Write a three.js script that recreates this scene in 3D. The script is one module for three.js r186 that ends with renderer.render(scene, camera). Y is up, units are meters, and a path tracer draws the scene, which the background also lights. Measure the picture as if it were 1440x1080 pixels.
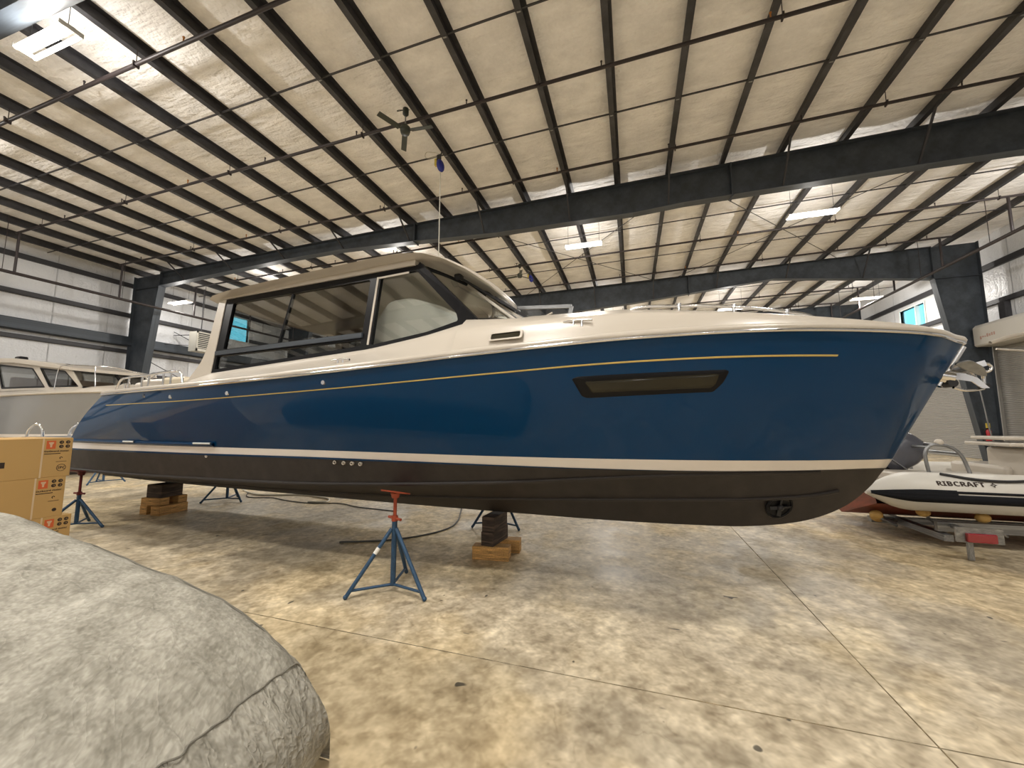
import * as THREE from 'three';
import { mergeGeometries } from 'three/addons/utils/BufferGeometryUtils.js';
import { RoundedBoxGeometry } from 'three/addons/geometries/RoundedBoxGeometry.js';
import { TextGeometry } from 'three/addons/geometries/TextGeometry.js';
import { FontLoader } from 'three/addons/loaders/FontLoader.js';
import { RectAreaLightUniformsLib } from 'three/addons/lights/RectAreaLightUniformsLib.js';

// ================= camera, sky, exposure =================
const scene = new THREE.Scene();
const camera = new THREE.PerspectiveCamera(90, 1440 / 1080, 0.05, 200);
camera.position.set(0, 1.6, 0);
camera.rotation.order = 'YXZ';
camera.rotation.set(THREE.MathUtils.degToRad(5.816), THREE.MathUtils.degToRad(17.39), 0);
scene.add(camera);
scene.background = new THREE.Color().setRGB(0.34, 1.25, 1.6);      // clear blue daylight seen through the high windows
const renderer = new THREE.WebGLRenderer({ antialias: true });
renderer.toneMapping = THREE.LinearToneMapping;
renderer.toneMappingExposure = 1.3;
renderer.shadowMap.enabled = true;
RectAreaLightUniformsLib.init();
const LAMP_COLOR = new THREE.Color().setRGB(1, 0.955, 0.89);
const LAMP_DOWN = 195, LAMP_ROUND = 14;                            // nits of the downward face, candela of the bare tubes to all sides

// ================= helpers =================
const V = (x, y, z) => new THREE.Vector3(x, y, z);
const W = (X, Y, P) => new THREE.Vector3(X, Y, -P);               // across, up, depth -> world
const v3 = (a) => (a.isVector3 ? a : new THREE.Vector3(...a));
let seed = 7;
const rnd = () => { seed = (seed * 1664525 + 1013904223) >>> 0; return seed / 4294967296; };
function clean(g) {
  g = g.index ? g.toNonIndexed() : g;
  for (const k of Object.keys(g.attributes)) if (!['position', 'normal', 'uv'].includes(k)) g.deleteAttribute(k);
  if (!g.attributes.normal) g.computeVertexNormals();
  if (!g.attributes.uv) g.setAttribute('uv', new THREE.BufferAttribute(new Float32Array(g.attributes.position.count * 2), 2));
  g.morphAttributes = {}; g.clearGroups();
  return g;
}
const merge = (a) => (Array.isArray(a) ? (a.length === 1 ? a[0] : mergeGeometries(a.map(clean))) : a);
const box = (cx, cy, cz, sx, sy, sz, ry = 0) => { const g = new THREE.BoxGeometry(sx, sy, sz); if (ry) g.rotateY(ry); return g.translate(cx, cy, cz); };
const rbox = (cx, cy, cz, sx, sy, sz, r = 0.02, ry = 0, s = 3) => { const g = new RoundedBoxGeometry(sx, sy, sz, s, r); if (ry) g.rotateY(ry); return g.translate(cx, cy, cz); };
const span = (x0, x1, y0, y1, p0, p1) => box((x0 + x1) / 2, (y0 + y1) / 2, -(p0 + p1) / 2, Math.abs(x1 - x0), Math.abs(y1 - y0), Math.abs(p1 - p0));
function rod(a, b, r, n = 8, r2 = r) {
  a = v3(a); b = v3(b); const d = b.clone().sub(a), g = new THREE.CylinderGeometry(r2, r, d.length(), n);
  g.applyQuaternion(new THREE.Quaternion().setFromUnitVectors(V(0, 1, 0), d.normalize()));
  return g.translate((a.x + b.x) / 2, (a.y + b.y) / 2, (a.z + b.z) / 2);
}
function bar(a, b, w, h) {                                           // rectangular bar between two points, h upwards
  a = v3(a); b = v3(b); const d = b.clone().sub(a), L = d.length(), x = d.clone().normalize();
  let up = Math.abs(x.y) > 0.99 ? V(1, 0, 0) : V(0, 1, 0); const z = x.clone().cross(up).normalize(); up = z.clone().cross(x);
  const g = new THREE.BoxGeometry(L, h, w);
  return g.applyMatrix4(new THREE.Matrix4().makeBasis(x, up, z)).translate((a.x + b.x) / 2, (a.y + b.y) / 2, (a.z + b.z) / 2);
}
const tube = (pts, r, n = 6, k = 0, closed = false) => new THREE.TubeGeometry(new THREE.CatmullRomCurve3(pts.map(v3), closed, 'centripetal'), k || pts.length * 6, r, n, closed);
function grid(nu, nv, f, uvf) {
  const p = [], uv = [], ix = [];
  for (let i = 0; i <= nu; i++) for (let j = 0; j <= nv; j++) { const q = f(i / nu, j / nv, i, j); p.push(q.x, q.y, q.z); uv.push(...(uvf ? uvf(i / nu, j / nv, q) : [i / nu, j / nv])); }
  for (let i = 0; i < nu; i++) for (let j = 0; j < nv; j++) { const a = i * (nv + 1) + j, b = a + nv + 1; ix.push(a, b, a + 1, b, b + 1, a + 1); }
  const g = new THREE.BufferGeometry();
  g.setAttribute('position', new THREE.Float32BufferAttribute(p, 3)); g.setAttribute('uv', new THREE.Float32BufferAttribute(uv, 2)); g.setIndex(ix); g.computeVertexNormals();
  return g;
}
function shapeOf(pts, holes = []) {
  const s = new THREE.Shape(pts.map((p) => new THREE.Vector2(...p)));
  for (const h of holes) s.holes.push(new THREE.Path(h.map((p) => new THREE.Vector2(...p))));
  return s;
}
const extrude = (pts, depth, holes = [], bevel = 0) => new THREE.ExtrudeGeometry(shapeOf(pts, holes), { depth, bevelEnabled: bevel > 0, bevelSize: bevel, bevelThickness: bevel, bevelSegments: 2, curveSegments: 8 });
const lathe = (pts, n = 24) => new THREE.LatheGeometry(pts.map((p) => new THREE.Vector2(...p)), n);
function rounded(pts, r, n = 5) {                                    // polygon with rounded corners
  const out = [], N = pts.length;
  for (let i = 0; i < N; i++) {
    const p = pts[i], a = pts[(i + N - 1) % N], b = pts[(i + 1) % N], rr = Array.isArray(r) ? r[i] : r;
    const la = Math.hypot(a[0] - p[0], a[1] - p[1]), lb = Math.hypot(b[0] - p[0], b[1] - p[1]), k = Math.min(rr, la / 2.2, lb / 2.2);
    const s = [p[0] + (a[0] - p[0]) * k / la, p[1] + (a[1] - p[1]) * k / la], e = [p[0] + (b[0] - p[0]) * k / lb, p[1] + (b[1] - p[1]) * k / lb];
    for (let j = 0; j <= n; j++) { const t = j / n; out.push([0, 1].map((c) => (1 - t) * (1 - t) * s[c] + 2 * t * (1 - t) * p[c] + t * t * e[c])); }
  }
  return out;
}
function bend(g, f) { const p = g.attributes.position, q = V(0, 0, 0); for (let i = 0; i < p.count; i++) { q.fromBufferAttribute(p, i); const r = f(q); p.setXYZ(i, r.x, r.y, r.z); } g.computeVertexNormals(); return g; }

const taken = {}, home = new WeakMap();
function numbered(n) { if (!(n in taken)) { taken[n] = 0; return n; } taken[n]++; return n + '_' + String(taken[n]).padStart(3, '0'); }
const shade = (m) => { m.castShadow = m.receiveShadow = true; return m; };
function tag(o, label, category, group, kind) { if (label) o.userData.label = label; if (category) o.userData.category = category; if (group) o.userData.group = group; if (kind) o.userData.kind = kind; return o; }
function thing(name, label, category, at = [0, 0, 0], group, kind) {  // a Group at the thing's base; its parts are given in world coordinates
  const o = new THREE.Group(); o.name = numbered(name); o.position.set(...at); scene.add(o); home.set(o, v3(at).clone());
  return tag(o, label, category, group, kind);
}
function part(parent, name, geo, m, label) {
  let g = merge(geo), h = home.get(parent); if (h && h.lengthSq()) g = (g.userData.shared ? g.clone() : g).translate(-h.x, -h.y, -h.z);
  const o = shade(new THREE.Mesh(g, m)); o.name = name; parent.add(o); if (h) home.set(o, h); if (label) o.userData.label = label;
  return o;
}
function solo(name, geo, m, label, category, group, kind) {          // a thing that is one mesh
  const g = merge(geo); g.computeBoundingBox(); const b = g.boundingBox, c = V((b.min.x + b.max.x) / 2, b.min.y, (b.min.z + b.max.z) / 2);
  g.translate(-c.x, -c.y, -c.z); const o = shade(new THREE.Mesh(g, m)); o.name = numbered(name); o.position.copy(c); scene.add(o); home.set(o, c);
  return tag(o, label, category, group, kind);
}
function copy(o, at, ry, label, group) {
  const c = o.clone(); c.name = numbered(o.name.replace(/_\d{3}$/, '')); scene.add(c); c.position.set(...at); if (ry !== undefined) c.rotation.y = ry;
  c.userData = { ...o.userData }; if (label) c.userData.label = label; if (group) c.userData.group = group;
  return c;
}

// ================= textures =================
function noiseGrid(n, s) { const a = new Float32Array(n * n); let k = s; for (let i = 0; i < n * n; i++) { k = (k * 1664525 + 1013904223) >>> 0; a[i] = k / 4294967296; } return a; }
const LAT = noiseGrid(256, 99);
function vnoise(x, y, px, py) {                                      // value noise that repeats every px, py cells
  const x0 = Math.floor(x), y0 = Math.floor(y), fx = x - x0, fy = y - y0, u = fx * fx * (3 - 2 * fx), v = fy * fy * (3 - 2 * fy);
  const w = (i, j) => LAT[(((j % py) + py) % py) * 256 % 65536 + (((i % px) + px) % px)];
  const a = w(x0, y0), b = w(x0 + 1, y0), c = w(x0, y0 + 1), d = w(x0 + 1, y0 + 1);
  return a + (b - a) * u + (c - a) * v + (a - b - c + d) * u * v;
}
function fbm(u, v, cx, cy, oct, gain = 0.5) { let s = 0, a = 1, t = 0; for (let i = 0; i < oct; i++) { s += a * vnoise(u * cx + i * 17, v * cy + i * 31, Math.min(cx, 256), Math.min(cy, 256)); t += a; a *= gain; cx *= 2; cy *= 2; } return s / t; }
function texture(n, f, srgb = false, m = n) {
  const d = new Uint8Array(n * m * 4);
  for (let j = 0; j < m; j++) for (let i = 0; i < n; i++) { const c = f(i / n, j / m), k = (j * n + i) * 4; if (Array.isArray(c)) { d[k] = c[0]; d[k + 1] = c[1]; d[k + 2] = c[2]; } else d[k] = d[k + 1] = d[k + 2] = c * 255; d[k + 3] = 255; }
  const t = new THREE.DataTexture(d, n, m); t.wrapS = t.wrapT = THREE.RepeatWrapping; t.magFilter = THREE.LinearFilter; t.minFilter = THREE.LinearMipmapLinearFilter; t.generateMipmaps = true;
  if (srgb) t.colorSpace = THREE.SRGBColorSpace; t.needsUpdate = true; return t;
}
const rep = (t, x, y = x) => { const c = t.clone(); c.repeat.set(x, y); c.needsUpdate = true; return c; };
const cl = (x) => Math.max(0, Math.min(255, x)), ss = THREE.MathUtils.smoothstep;
// concrete, one repeat = 9 m
const floorFn = (u, v) => {
  const big = fbm(u, v, 4, 4, 4), mid = fbm(u + 0.37, v + 0.11, 14, 14, 4, 0.6), fine = fbm(u, v, 90, 90, 2), sw = fbm(u + 0.06 * mid, v + 0.05 * big, 22, 9, 4, 0.62);
  return { big, mid, fine, sw, k: 0.36 * big + 0.34 * sw + 0.3 * mid };
};
const floorMap = texture(2048, (u, v) => {
  const { big, mid, fine, sw, k } = floorFn(u, v), d = (k - 0.5) * 2.5, stain = ss(fbm(u + 0.5, v + 0.2, 7, 7, 3), 0.60, 0.75), pale = ss(sw, 0.60, 0.78), spot = ss(vnoise(u * 120, v * 120, 120, 120) * 0.6 + 0.4 * vnoise(u * 61, v * 61, 61, 61), 0.9, 0.95);
  const warm = ss(big + 0.4 * (mid - 0.5), 0.35, 0.62);
  const grit = fbm(u + 0.3, v + 0.7, 200, 200, 2) - 0.5, vein = ss(1 - Math.abs(fbm(u + 0.03 * mid, v + 0.04 * sw, 26, 34, 4, 0.62) - 0.5) * 9, 0.35, 1), q = 16 * d + 36 * (fbm(u + 0.21, v + 0.83, 48, 48, 4, 0.8) - 0.5) * 2 + 24 * (fine - 0.5) * 2 + 34 * grit - 13 * vein;
  let r = 192 + q, g = 178 + q, b = 152 + q * 0.95;
  r += 7 * warm; g += 2 * warm; b -= 8 * warm;
  r += 14 * pale; g += 14 * pale; b += 13 * pale;
  const m = 1 - 0.13 * stain - 0.5 * spot; return [cl(r * m), cl(g * m), cl(b * m)];
}, true);
const floorRough = texture(512, (u, v) => { const { k, sw } = floorFn(u, v); return 0.42 + 0.3 * ss(k, 0.35, 0.65) + 0.12 * (sw - 0.5); });
const sheetBump = texture(512, (u, v) => 0.55 * fbm(u + 0.03 * fbm(u, v, 5, 5, 2), v, 5, 26, 4) + 0.3 * fbm(u, v, 9, 9, 3) + 0.15 * fbm(u, v, 60, 60, 2));
const sheetMap = texture(512, (u, v) => { const n = fbm(u, v, 6, 12, 4), f = fbm(u, v, 70, 70, 2), k = 243 + 18 * (n - 0.5) * 2 + 8 * (f - 0.5); return [cl(k + 2), cl(k), cl(k - 2)]; }, true);
const vinylBump = texture(512, (u, v) => 0.6 * fbm(u, v, 24, 5, 3) + 0.4 * fbm(u, v, 60, 60, 2));
const grainMap = texture(512, (u, v) => { const n = fbm(u, v, 4, 60, 4), f = fbm(u, v, 100, 100, 2); const k = 0.72 + 0.5 * (n - 0.5) + 0.2 * (f - 0.5); return [cl(262 * k), cl(202 * k), cl(120 * k)]; }, true);
const darkGrainMap = texture(256, (u, v) => { const n = fbm(u, v, 4, 40, 4), k = 0.62 + 0.8 * (n - 0.5); return [cl(112 * k), cl(92 * k), cl(78 * k)]; }, true);
const clothMap = texture(1024, (u, v) => { const n = fbm(u, v, 12, 12, 5, 0.62), f = fbm(u, v, 120, 120, 2), k = 152 + 34 * (n - 0.5) * 2 + 22 * (f - 0.5) * 2; return [cl(k + 4), cl(k), cl(k - 12)]; }, true);
const clothBump = texture(1024, (u, v) => { const w = fbm(u, v, 5, 5, 3); const a = Math.abs(fbm(u + 0.2 * w, v, 9, 14, 4, 0.6) - 0.5) * 2, b = Math.abs(fbm(u, v + 0.2 * w, 16, 10, 3, 0.6) - 0.5) * 2; return 0.5 * Math.sqrt(a) + 0.3 * Math.sqrt(b) + 0.2 * fbm(u, v, 60, 60, 2); });
const paintWear = texture(512, (u, v) => { const n = fbm(u, v, 9, 9, 5, 0.6), k = 215 + 55 * (n - 0.5) * 2; return [cl(k), cl(k), cl(k)]; }, true);
const hullWear = texture(512, (u, v) => { const n = fbm(u, v, 7, 7, 5, 0.62), f = fbm(u, v, 50, 50, 3); return 0.03 + 0.10 * ss(n, 0.42, 0.7) + 0.02 * f; });

// ================= materials =================
const mat = (r, g, b, rough = 0.6, metal = 0, extra = {}) => new THREE.MeshPhysicalMaterial({ color: new THREE.Color().setRGB(r, g, b), roughness: rough, metalness: metal, side: THREE.DoubleSide, ...extra });
const M = {
  floor: mat(1, 1, 1, 1, 0, { map: floorMap, roughnessMap: floorRough }),
  joint: mat(0.05, 0.045, 0.04, 0.9),
  sheet: mat(1, 1, 1, 0.62, 0, { map: rep(sheetMap, 0.5, 0.5), bumpMap: rep(sheetBump, 0.5, 0.5), bumpScale: 0.085 }),
  vinyl: mat(0.66, 0.67, 0.69, 0.32, 0, { bumpMap: rep(vinylBump, 0.35, 0.35), bumpScale: 0.03 }),
  steel: mat(0.062, 0.061, 0.068, 0.5, 0.1, { map: rep(paintWear, 0.7, 0.7) }),
  frameSteel: mat(0.070, 0.085, 0.105, 0.5, 0.1, { map: rep(paintWear, 0.5, 0.5) }),
  pipe: mat(0.030, 0.022, 0.022, 0.5, 0.1),
  wire: mat(0.06, 0.06, 0.06, 0.5, 0.4),
  brass: mat(0.5, 0.22, 0.06, 0.35, 0.8),
  galv: mat(0.42, 0.43, 0.44, 0.38, 0.8, { map: rep(paintWear, 1, 1) }),
  white: mat(0.80, 0.78, 0.73, 0.5),
  door: mat(0.34, 0.33, 0.31, 0.5, 0.1),
  doorBox: mat(0.46, 0.44, 0.40, 0.5),
  blue: mat(0.0004, 0.034, 0.100, 0.4, 0, { clearcoat: 0.4, clearcoatRoughness: 0.012, specularIntensity: 0.1 }),
  gel: mat(0.52, 0.47, 0.40, 0.3, 0, { clearcoat: 0.35, clearcoatRoughness: 0.08 }),
  stripe: mat(0.80, 0.75, 0.71, 0.2, 0, { clearcoat: 0.8, clearcoatRoughness: 0.05 }),
  antifoul: mat(0.036, 0.029, 0.027, 0.62, 0, { map: rep(paintWear, 1, 1) }),
  gold: mat(0.62, 0.46, 0.14, 0.3, 0.3),
  chrome: mat(0.78, 0.78, 0.79, 0.08, 1),
  black: mat(0.006, 0.006, 0.007, 0.3, 0, { specularIntensity: 0.35 }),
  rubber: mat(0.018, 0.018, 0.02, 0.6),
  glass: mat(0.93, 0.96, 0.96, 0.02, 0, { transmission: 1, thickness: 0, ior: 1.5 }),
  tint: mat(0.62, 0.63, 0.62, 0.02, 0, { transmission: 1, thickness: 0, ior: 1.75 }),
  darkGlass: mat(0.024, 0.021, 0.012, 0.06, 0, { specularIntensity: 0.6 }),
  cushion: mat(0.60, 0.53, 0.40, 0.7),
  paleCushion: mat(0.6, 0.6, 0.6, 0.6),
  teak: mat(0.20, 0.09, 0.035, 0.4),
  jackBlue: mat(0.035, 0.10, 0.20, 0.42, 0.1, { map: rep(paintWear, 3, 3) }),
  jackOrange: mat(0.48, 0.085, 0.035, 0.5, 0.1, { map: rep(paintWear, 3, 3) }),
  jackRed: mat(0.16, 0.012, 0.015, 0.5, 0.1, { map: rep(paintWear, 3, 3) }),
  timber: mat(1, 1, 1, 0.75, 0, { map: grainMap, bumpMap: grainMap, bumpScale: 0.004 }),
  oldTimber: mat(1, 1, 1, 0.85, 0, { map: darkGrainMap, bumpMap: darkGrainMap, bumpScale: 0.006 }),
  cloth: mat(1, 1, 1, 0.8, 0, { map: clothMap, bumpMap: clothBump, bumpScale: 0.007 }),
  clothFront: mat(1, 1, 1, 0.8, 0, { map: clothMap, bumpMap: rep(clothBump, 1.6, 1.6), bumpScale: 0.02 }),
  card: mat(0.50, 0.31, 0.11, 0.8),
  tape: mat(0.62, 0.47, 0.30, 0.35),
  print: mat(0.03, 0.018, 0.012, 0.7), printRed: mat(0.60, 0.115, 0.03, 0.7), printPale: mat(0.62, 0.42, 0.26, 0.7),
  tubeWhite: mat(0.62, 0.60, 0.55, 0.45), tubeBlack: mat(0.010, 0.011, 0.014, 0.7, 0, { specularIntensity: 0.3 }), ribRed: mat(0.26, 0.045, 0.022, 0.5, 0, { map: rep(paintWear, 1, 1) }),
  roller: mat(0.55, 0.34, 0.10, 0.5), lampRed: mat(0.28, 0.008, 0.02, 0.2, 0, { clearcoat: 1 }), cowl: mat(0.075, 0.078, 0.095, 0.25, 0.1, { clearcoat: 0.5 }),
  greyHull: mat(0.27, 0.275, 0.28, 0.25, 0, { clearcoat: 0.6, clearcoatRoughness: 0.08 }),
  heater: mat(0.50, 0.48, 0.42, 0.5), fanGreen: mat(0.035, 0.042, 0.032, 0.5), reelBlue: mat(0.012, 0.02, 0.24, 0.4),
  cord: mat(0.62, 0.60, 0.52, 0.6), darkCord: mat(0.06, 0.06, 0.055, 0.6), ext: mat(0.45, 0.02, 0.03, 0.3), extYellow: mat(0.65, 0.5, 0.08, 0.5),
  glow: new THREE.MeshStandardMaterial({ color: 0x222222, emissive: LAMP_COLOR.clone(), emissiveIntensity: 5, roughness: 0.4 }),
  lens: mat(0.8, 0.85, 0.85, 0.1, 0, { clearcoat: 1 }),
};

// ================= the building =================
const XL = -24, XR = 14.95, P0 = -15.2, P1 = 39.7, FRAMES = [-15.2, -6.05, 3.1, 12.25, 21.4, 30.55, 39.5], BAY = 9.15;
const RY = (X) => 9.25 + 0.0156 * X;                               // underside of the purlins on the slightly pitched roof
const PURLINS = []; for (let k = -15; k <= 9; k++) PURLINS.push(-0.273 + 1.5244 * k);
const struct = (name) => thing(name, null, null, [0, 0, 0], null, 'structure');
const uvm = (g, f) => { const p = g.attributes.position, n = g.attributes.normal, u = []; for (let i = 0; i < p.count; i++) { const ax = Math.abs(n.getX(i)), ay = Math.abs(n.getY(i)), az = Math.abs(n.getZ(i)); u.push(...(ay >= ax && ay >= az ? [p.getX(i) * f, p.getZ(i) * f] : ax >= az ? [p.getZ(i) * f, p.getY(i) * f] : [p.getX(i) * f, p.getY(i) * f])); } g.setAttribute('uv', new THREE.Float32BufferAttribute(u, 2)); return g; };

{ // floor: slabs parted by sawn joints
  const f = struct('floor'); tag(f, 'mottled tan concrete floor with thin sawn joints', 'floor');
  const xs = [XL, -21.4, -10, 1.40, 12.8, XR], ps = [P0, -6.54, 2.61, 11.76, 20.9, 30.05, P1], gap = 0.0045;
  part(f, 'joint_bed', span(XL, XR, -0.25, -0.012, P0, P1), M.joint);
  for (let i = 0; i < xs.length - 1; i++) for (let j = 0; j < ps.length - 1; j++) {
    const g = uvm(span(xs[i] + gap, xs[i + 1] - gap, -0.012, 0, ps[j] + gap, ps[j + 1] - gap), 1 / 6.5);
    part(f, 'slab', g, M.floor);
  }
}
{ // roof: insulation blanket over purlins
  const c = struct('ceiling'); tag(c, 'low pitched roof of pale insulation sheets over dark purlins', 'ceiling');
  const edges = [XL, ...PURLINS, XR];
  part(c, 'roof_deck', bend(span(XL - 0.2, XR + 0.2, 0.34, 0.5, P0 - 0.2, P1 + 0.2), (q) => V(q.x, q.y + RY(q.x), q.z)), M.white);
  for (let i = 0; i < edges.length - 1; i++) {
    const a = edges[i], b = edges[i + 1];
    part(c, 'insulation_strip', grid(8, 110, (u, v) => {
      const x = a + (b - a) * u, p = P0 + (P1 - P0) * v, s = Math.sin(Math.PI * u);
      const bay = (p - P0) / (BAY / 3), sag = 0.035 + 0.012 * Math.sin(bay * 6.283 + i) + 0.02 * (vnoise(p * 0.9 + i * 13, i * 3.3, 256, 256) - 0.5);
      return W(x, RY(x) + 0.245 - sag * s, p);
    }, (u, v, q) => [q.x * 0.7, q.z * 0.7 + i * 0.37]), M.sheet);
  }
  const prof = [[-0.035, 0], [0.035, 0], [0.035, 0.012], [0.006, 0.012], [0.006, 0.235], [0.07, 0.235], [0.07, 0.247], [-0.006, 0.247], [-0.006, 0.012], [-0.035, 0.012]].map(([x, y]) => [x * 1.8, y]);
  for (const X of PURLINS) part(c, 'purlin', extrude(prof, P1 - P0 - 0.02).translate(X, RY(X), -P1 + 0.01), M.steel);
  for (let k = 0; k < FRAMES.length - 1; k++) for (const s of [1, 2]) {
    const p = FRAMES[k] + BAY * s / 3;
    if (p < 3) continue;
    const r = part(c, 'bridging_rod', bar(W(XL + 0.1, RY(XL) + 0.05, p), W(XR - 0.1, RY(XR) + 0.05, p), 0.03, 0.03), M.steel);
    if (p < 21) part(r, 'clips', PURLINS.map((X) => box(X, RY(X) - 0.006, -p, 0.075, 0.012, 0.03)), M.galv);
  }
}
const GIRTS = [8.38, 6.86, 3.9, 2.3];
function girt(parent, x, s, y, p0, p1, h = 0.2, d = 0.14) {          // a channel lying along the wall
  part(parent, 'girt', [span(x, x + s * d, y + h - 0.012, y + h, p0, p1), span(x + s * (d - 0.012), x + s * d, y, y + h, p0, p1), span(x, x + s * d, y, y + 0.012, p0, p1)], M.steel);
}
{ // side wall with the high window, seen behind the stern
  const w = struct('wall_left'); tag(w, 'white vinyl faced side wall with dark steel girts behind the grey boat', 'wall');
  const wy0 = 6.85, wy1 = 8.35, wp0 = 17.25, wp1 = 18.5, H = 9.3, o = XL - 0.2;
  part(w, 'wall_sheet', [span(o, XL, 0, H, P0, wp0), span(o, XL, 0, H, wp1, P1), span(o, XL, 0, wy0, wp0, wp1), span(o, XL, wy1, H, wp0, wp1)].map((g) => uvm(g, 1)), M.vinyl);
  for (const y of GIRTS) { girt(w, XL, 1, y, P0, y === 6.86 ? wp0 - 0.05 : P1); if (y === 6.86) girt(w, XL, 1, y, wp1 + 0.05, P1); }
  part(w, 'wall_beam', [span(XL, XL + 0.42, 5.38, 5.40, P0, P1), span(XL, XL + 0.42, 5.82, 5.84, P0, P1), span(XL + 0.4, XL + 0.42, 5.38, 5.84, P0, P1)], M.frameSteel);
  girt(w, XL, 1, 5.05, P0, P1, 0.18, 0.12);
  const seams = []; for (let p = P0 + 1; p < P1; p += 1.83) if (p < wp0 - 0.1 || p > wp1 + 0.1) seams.push(span(XL, XL + 0.012, 0, 9, p, p + 0.03));
  part(w, 'seams', seams, M.vinyl);
  const n = struct('window_1'); tag(n, 'small high window full of blue daylight in the side wall', 'window');
  const fr = [[wp0 - 0.05, wp1 + 0.05, wy1, wy1 + 0.05], [wp0 - 0.05, wp1 + 0.05, wy0 - 0.05, wy0], [wp0 - 0.05, wp0, wy0, wy1], [wp1, wp1 + 0.05, wy0, wy1]];
  part(n, 'window_frame', fr.map(([a, b, c, d]) => span(XL - 0.15, XL + 0.05, c, d, a, b)), M.white);
  part(n, 'pane', span(XL - 0.11, XL - 0.10, wy0, wy1, wp0, wp1), M.glass);
  const br = thing('brace_rod', 'thin diagonal bracing rods crossing the side wall below the unit heater', 'brace');
  part(br, 'rod', rod(W(-23.3, 5.0, 12.26), W(-23.3, 0.6, 21.39), 0.02), M.wire); part(br, 'rod', rod(W(-23.34, 0.6, 12.26), W(-23.34, 5.0, 21.39), 0.02), M.wire);
}
{ // side wall with roll-up doors beyond the bow
  const w = struct('wall_right'); tag(w, 'white vinyl faced side wall with dark girts above the roll-up doors', 'wall');
  const wy0 = 6.85, wy1 = 7.98, wp0 = 25.45, wp1 = 27.4, H = 9.75, o = XR + 0.2;
  part(w, 'wall_sheet', [span(o, XR, 0, H, P0, wp0), span(o, XR, 0, H, wp1, P1), span(o, XR, 0, wy0, wp0, wp1), span(o, XR, wy1, H, wp0, wp1)].map((g) => uvm(g, 1)), M.vinyl);
  for (const [y, h] of [[8.2, 0.24], [6.62, 0.2], [5.2, 0.18]]) girt(w, XR, -1, y, P0, P1, h);
  part(w, 'door_post', span(XR - 0.2, XR, 4.9, 6.62, 20.75, 21.05), M.steel);
  const seams = []; for (let p = P0 + 1; p < P1; p += 1.83) if (p < wp0 - 0.1 || p > wp1 + 0.1) seams.push(span(XR, XR - 0.012, 5.4, 9.3, p, p + 0.03));
  part(w, 'seams', seams, M.vinyl);
  const n = struct('window_2'); tag(n, 'high window with bright daylight in the wall above the bow', 'window');
  const fr = [[wp0 - 0.06, wp1 + 0.06, wy1, wy1 + 0.06], [wp0 - 0.06, wp1 + 0.06, wy0 - 0.06, wy0], [wp0 - 0.06, wp0, wy0, wy1], [wp1, wp1 + 0.06, wy0, wy1], [26.1, 26.16, wy0, wy1]];
  part(n, 'window_frame', fr.map(([a, b, c, d]) => span(XR - 0.05, XR + 0.15, c, d, a, b)), M.white);
  part(n, 'pane', span(XR + 0.10, XR + 0.11, wy0, wy1, wp0, wp1), M.glass);
  // roll-up doors: each curtain one folded steel sheet of interlocking slats
  for (const [k, p0, p1, hx] of [[1, 15.3, 21.5, 13.95], [2, 21.8, 28.4, 14.05]]) {
    const d = struct('door_' + k); tag(d, k === 1 ? 'grey slatted roll-up door under a beige housing with faded red lettering' : 'grey slatted roll-up door behind the inflatable boat, partly hidden by the blue bow', 'door');
    const pr = []; for (let i = 0; i <= 60; i++) { const y = i * 0.08; pr.push([0.0, y], [0.022, y + 0.02], [0.022, y + 0.055], [0.0, y + 0.075]); }
    pr.push([-0.03, 4.95], [-0.03, 0]);
    part(d, 'curtain', extrude(pr.map(([a, b]) => [XR - 0.1 - a, b]), p1 - p0).translate(0, 0, -p1), M.door);
    part(d, 'guide_rail', span(XR - 0.22, XR - 0.02, 0, 4.9, p0 - 0.12, p0), M.door); part(d, 'guide_rail', span(XR - 0.22, XR - 0.02, 0, 4.9, p1, p1 + 0.12), M.door);
    const hb = part(d, 'housing', extrude(rounded([[hx, 4.86], [hx + 0.06, 4.8], [XR, 4.8], [XR, 5.72], [hx + 0.1, 5.72], [hx, 5.6]], 0.02, 2), (k === 1 ? 6.2 : 6.55)).translate(0, 0, k === 1 ? -21.2 : -28.6), M.doorBox);
    if (k === 1) globalThis.__lettering = [hb, hx];
  }
}
{
  const e = struct('wall_far'); tag(e, 'white end wall beyond the boats', 'wall'); part(e, 'wall_sheet', uvm(span(XL, XR, 0, 9.7, P1, P1 + 0.2), 1), M.vinyl);
  for (const y of GIRTS) part(e, 'girt', [span(XL, XR, y, y + 0.2, P1 - 0.14, P1 - 0.128), span(XL, XR, y, y + 0.012, P1 - 0.14, P1)], M.steel);
  const n = struct('wall_near'); tag(n, 'white end wall closing the hall', 'wall'); part(n, 'wall_sheet', uvm(span(XL, XR, 0, 9.7, P0 - 0.2, P0), 1), M.vinyl);
  for (const y of GIRTS) part(n, 'girt', [span(XL, XR, y, y + 0.2, P0 + 0.128, P0 + 0.14), span(XL, XR, y, y + 0.012, P0, P0 + 0.14)], M.steel);
}
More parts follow.
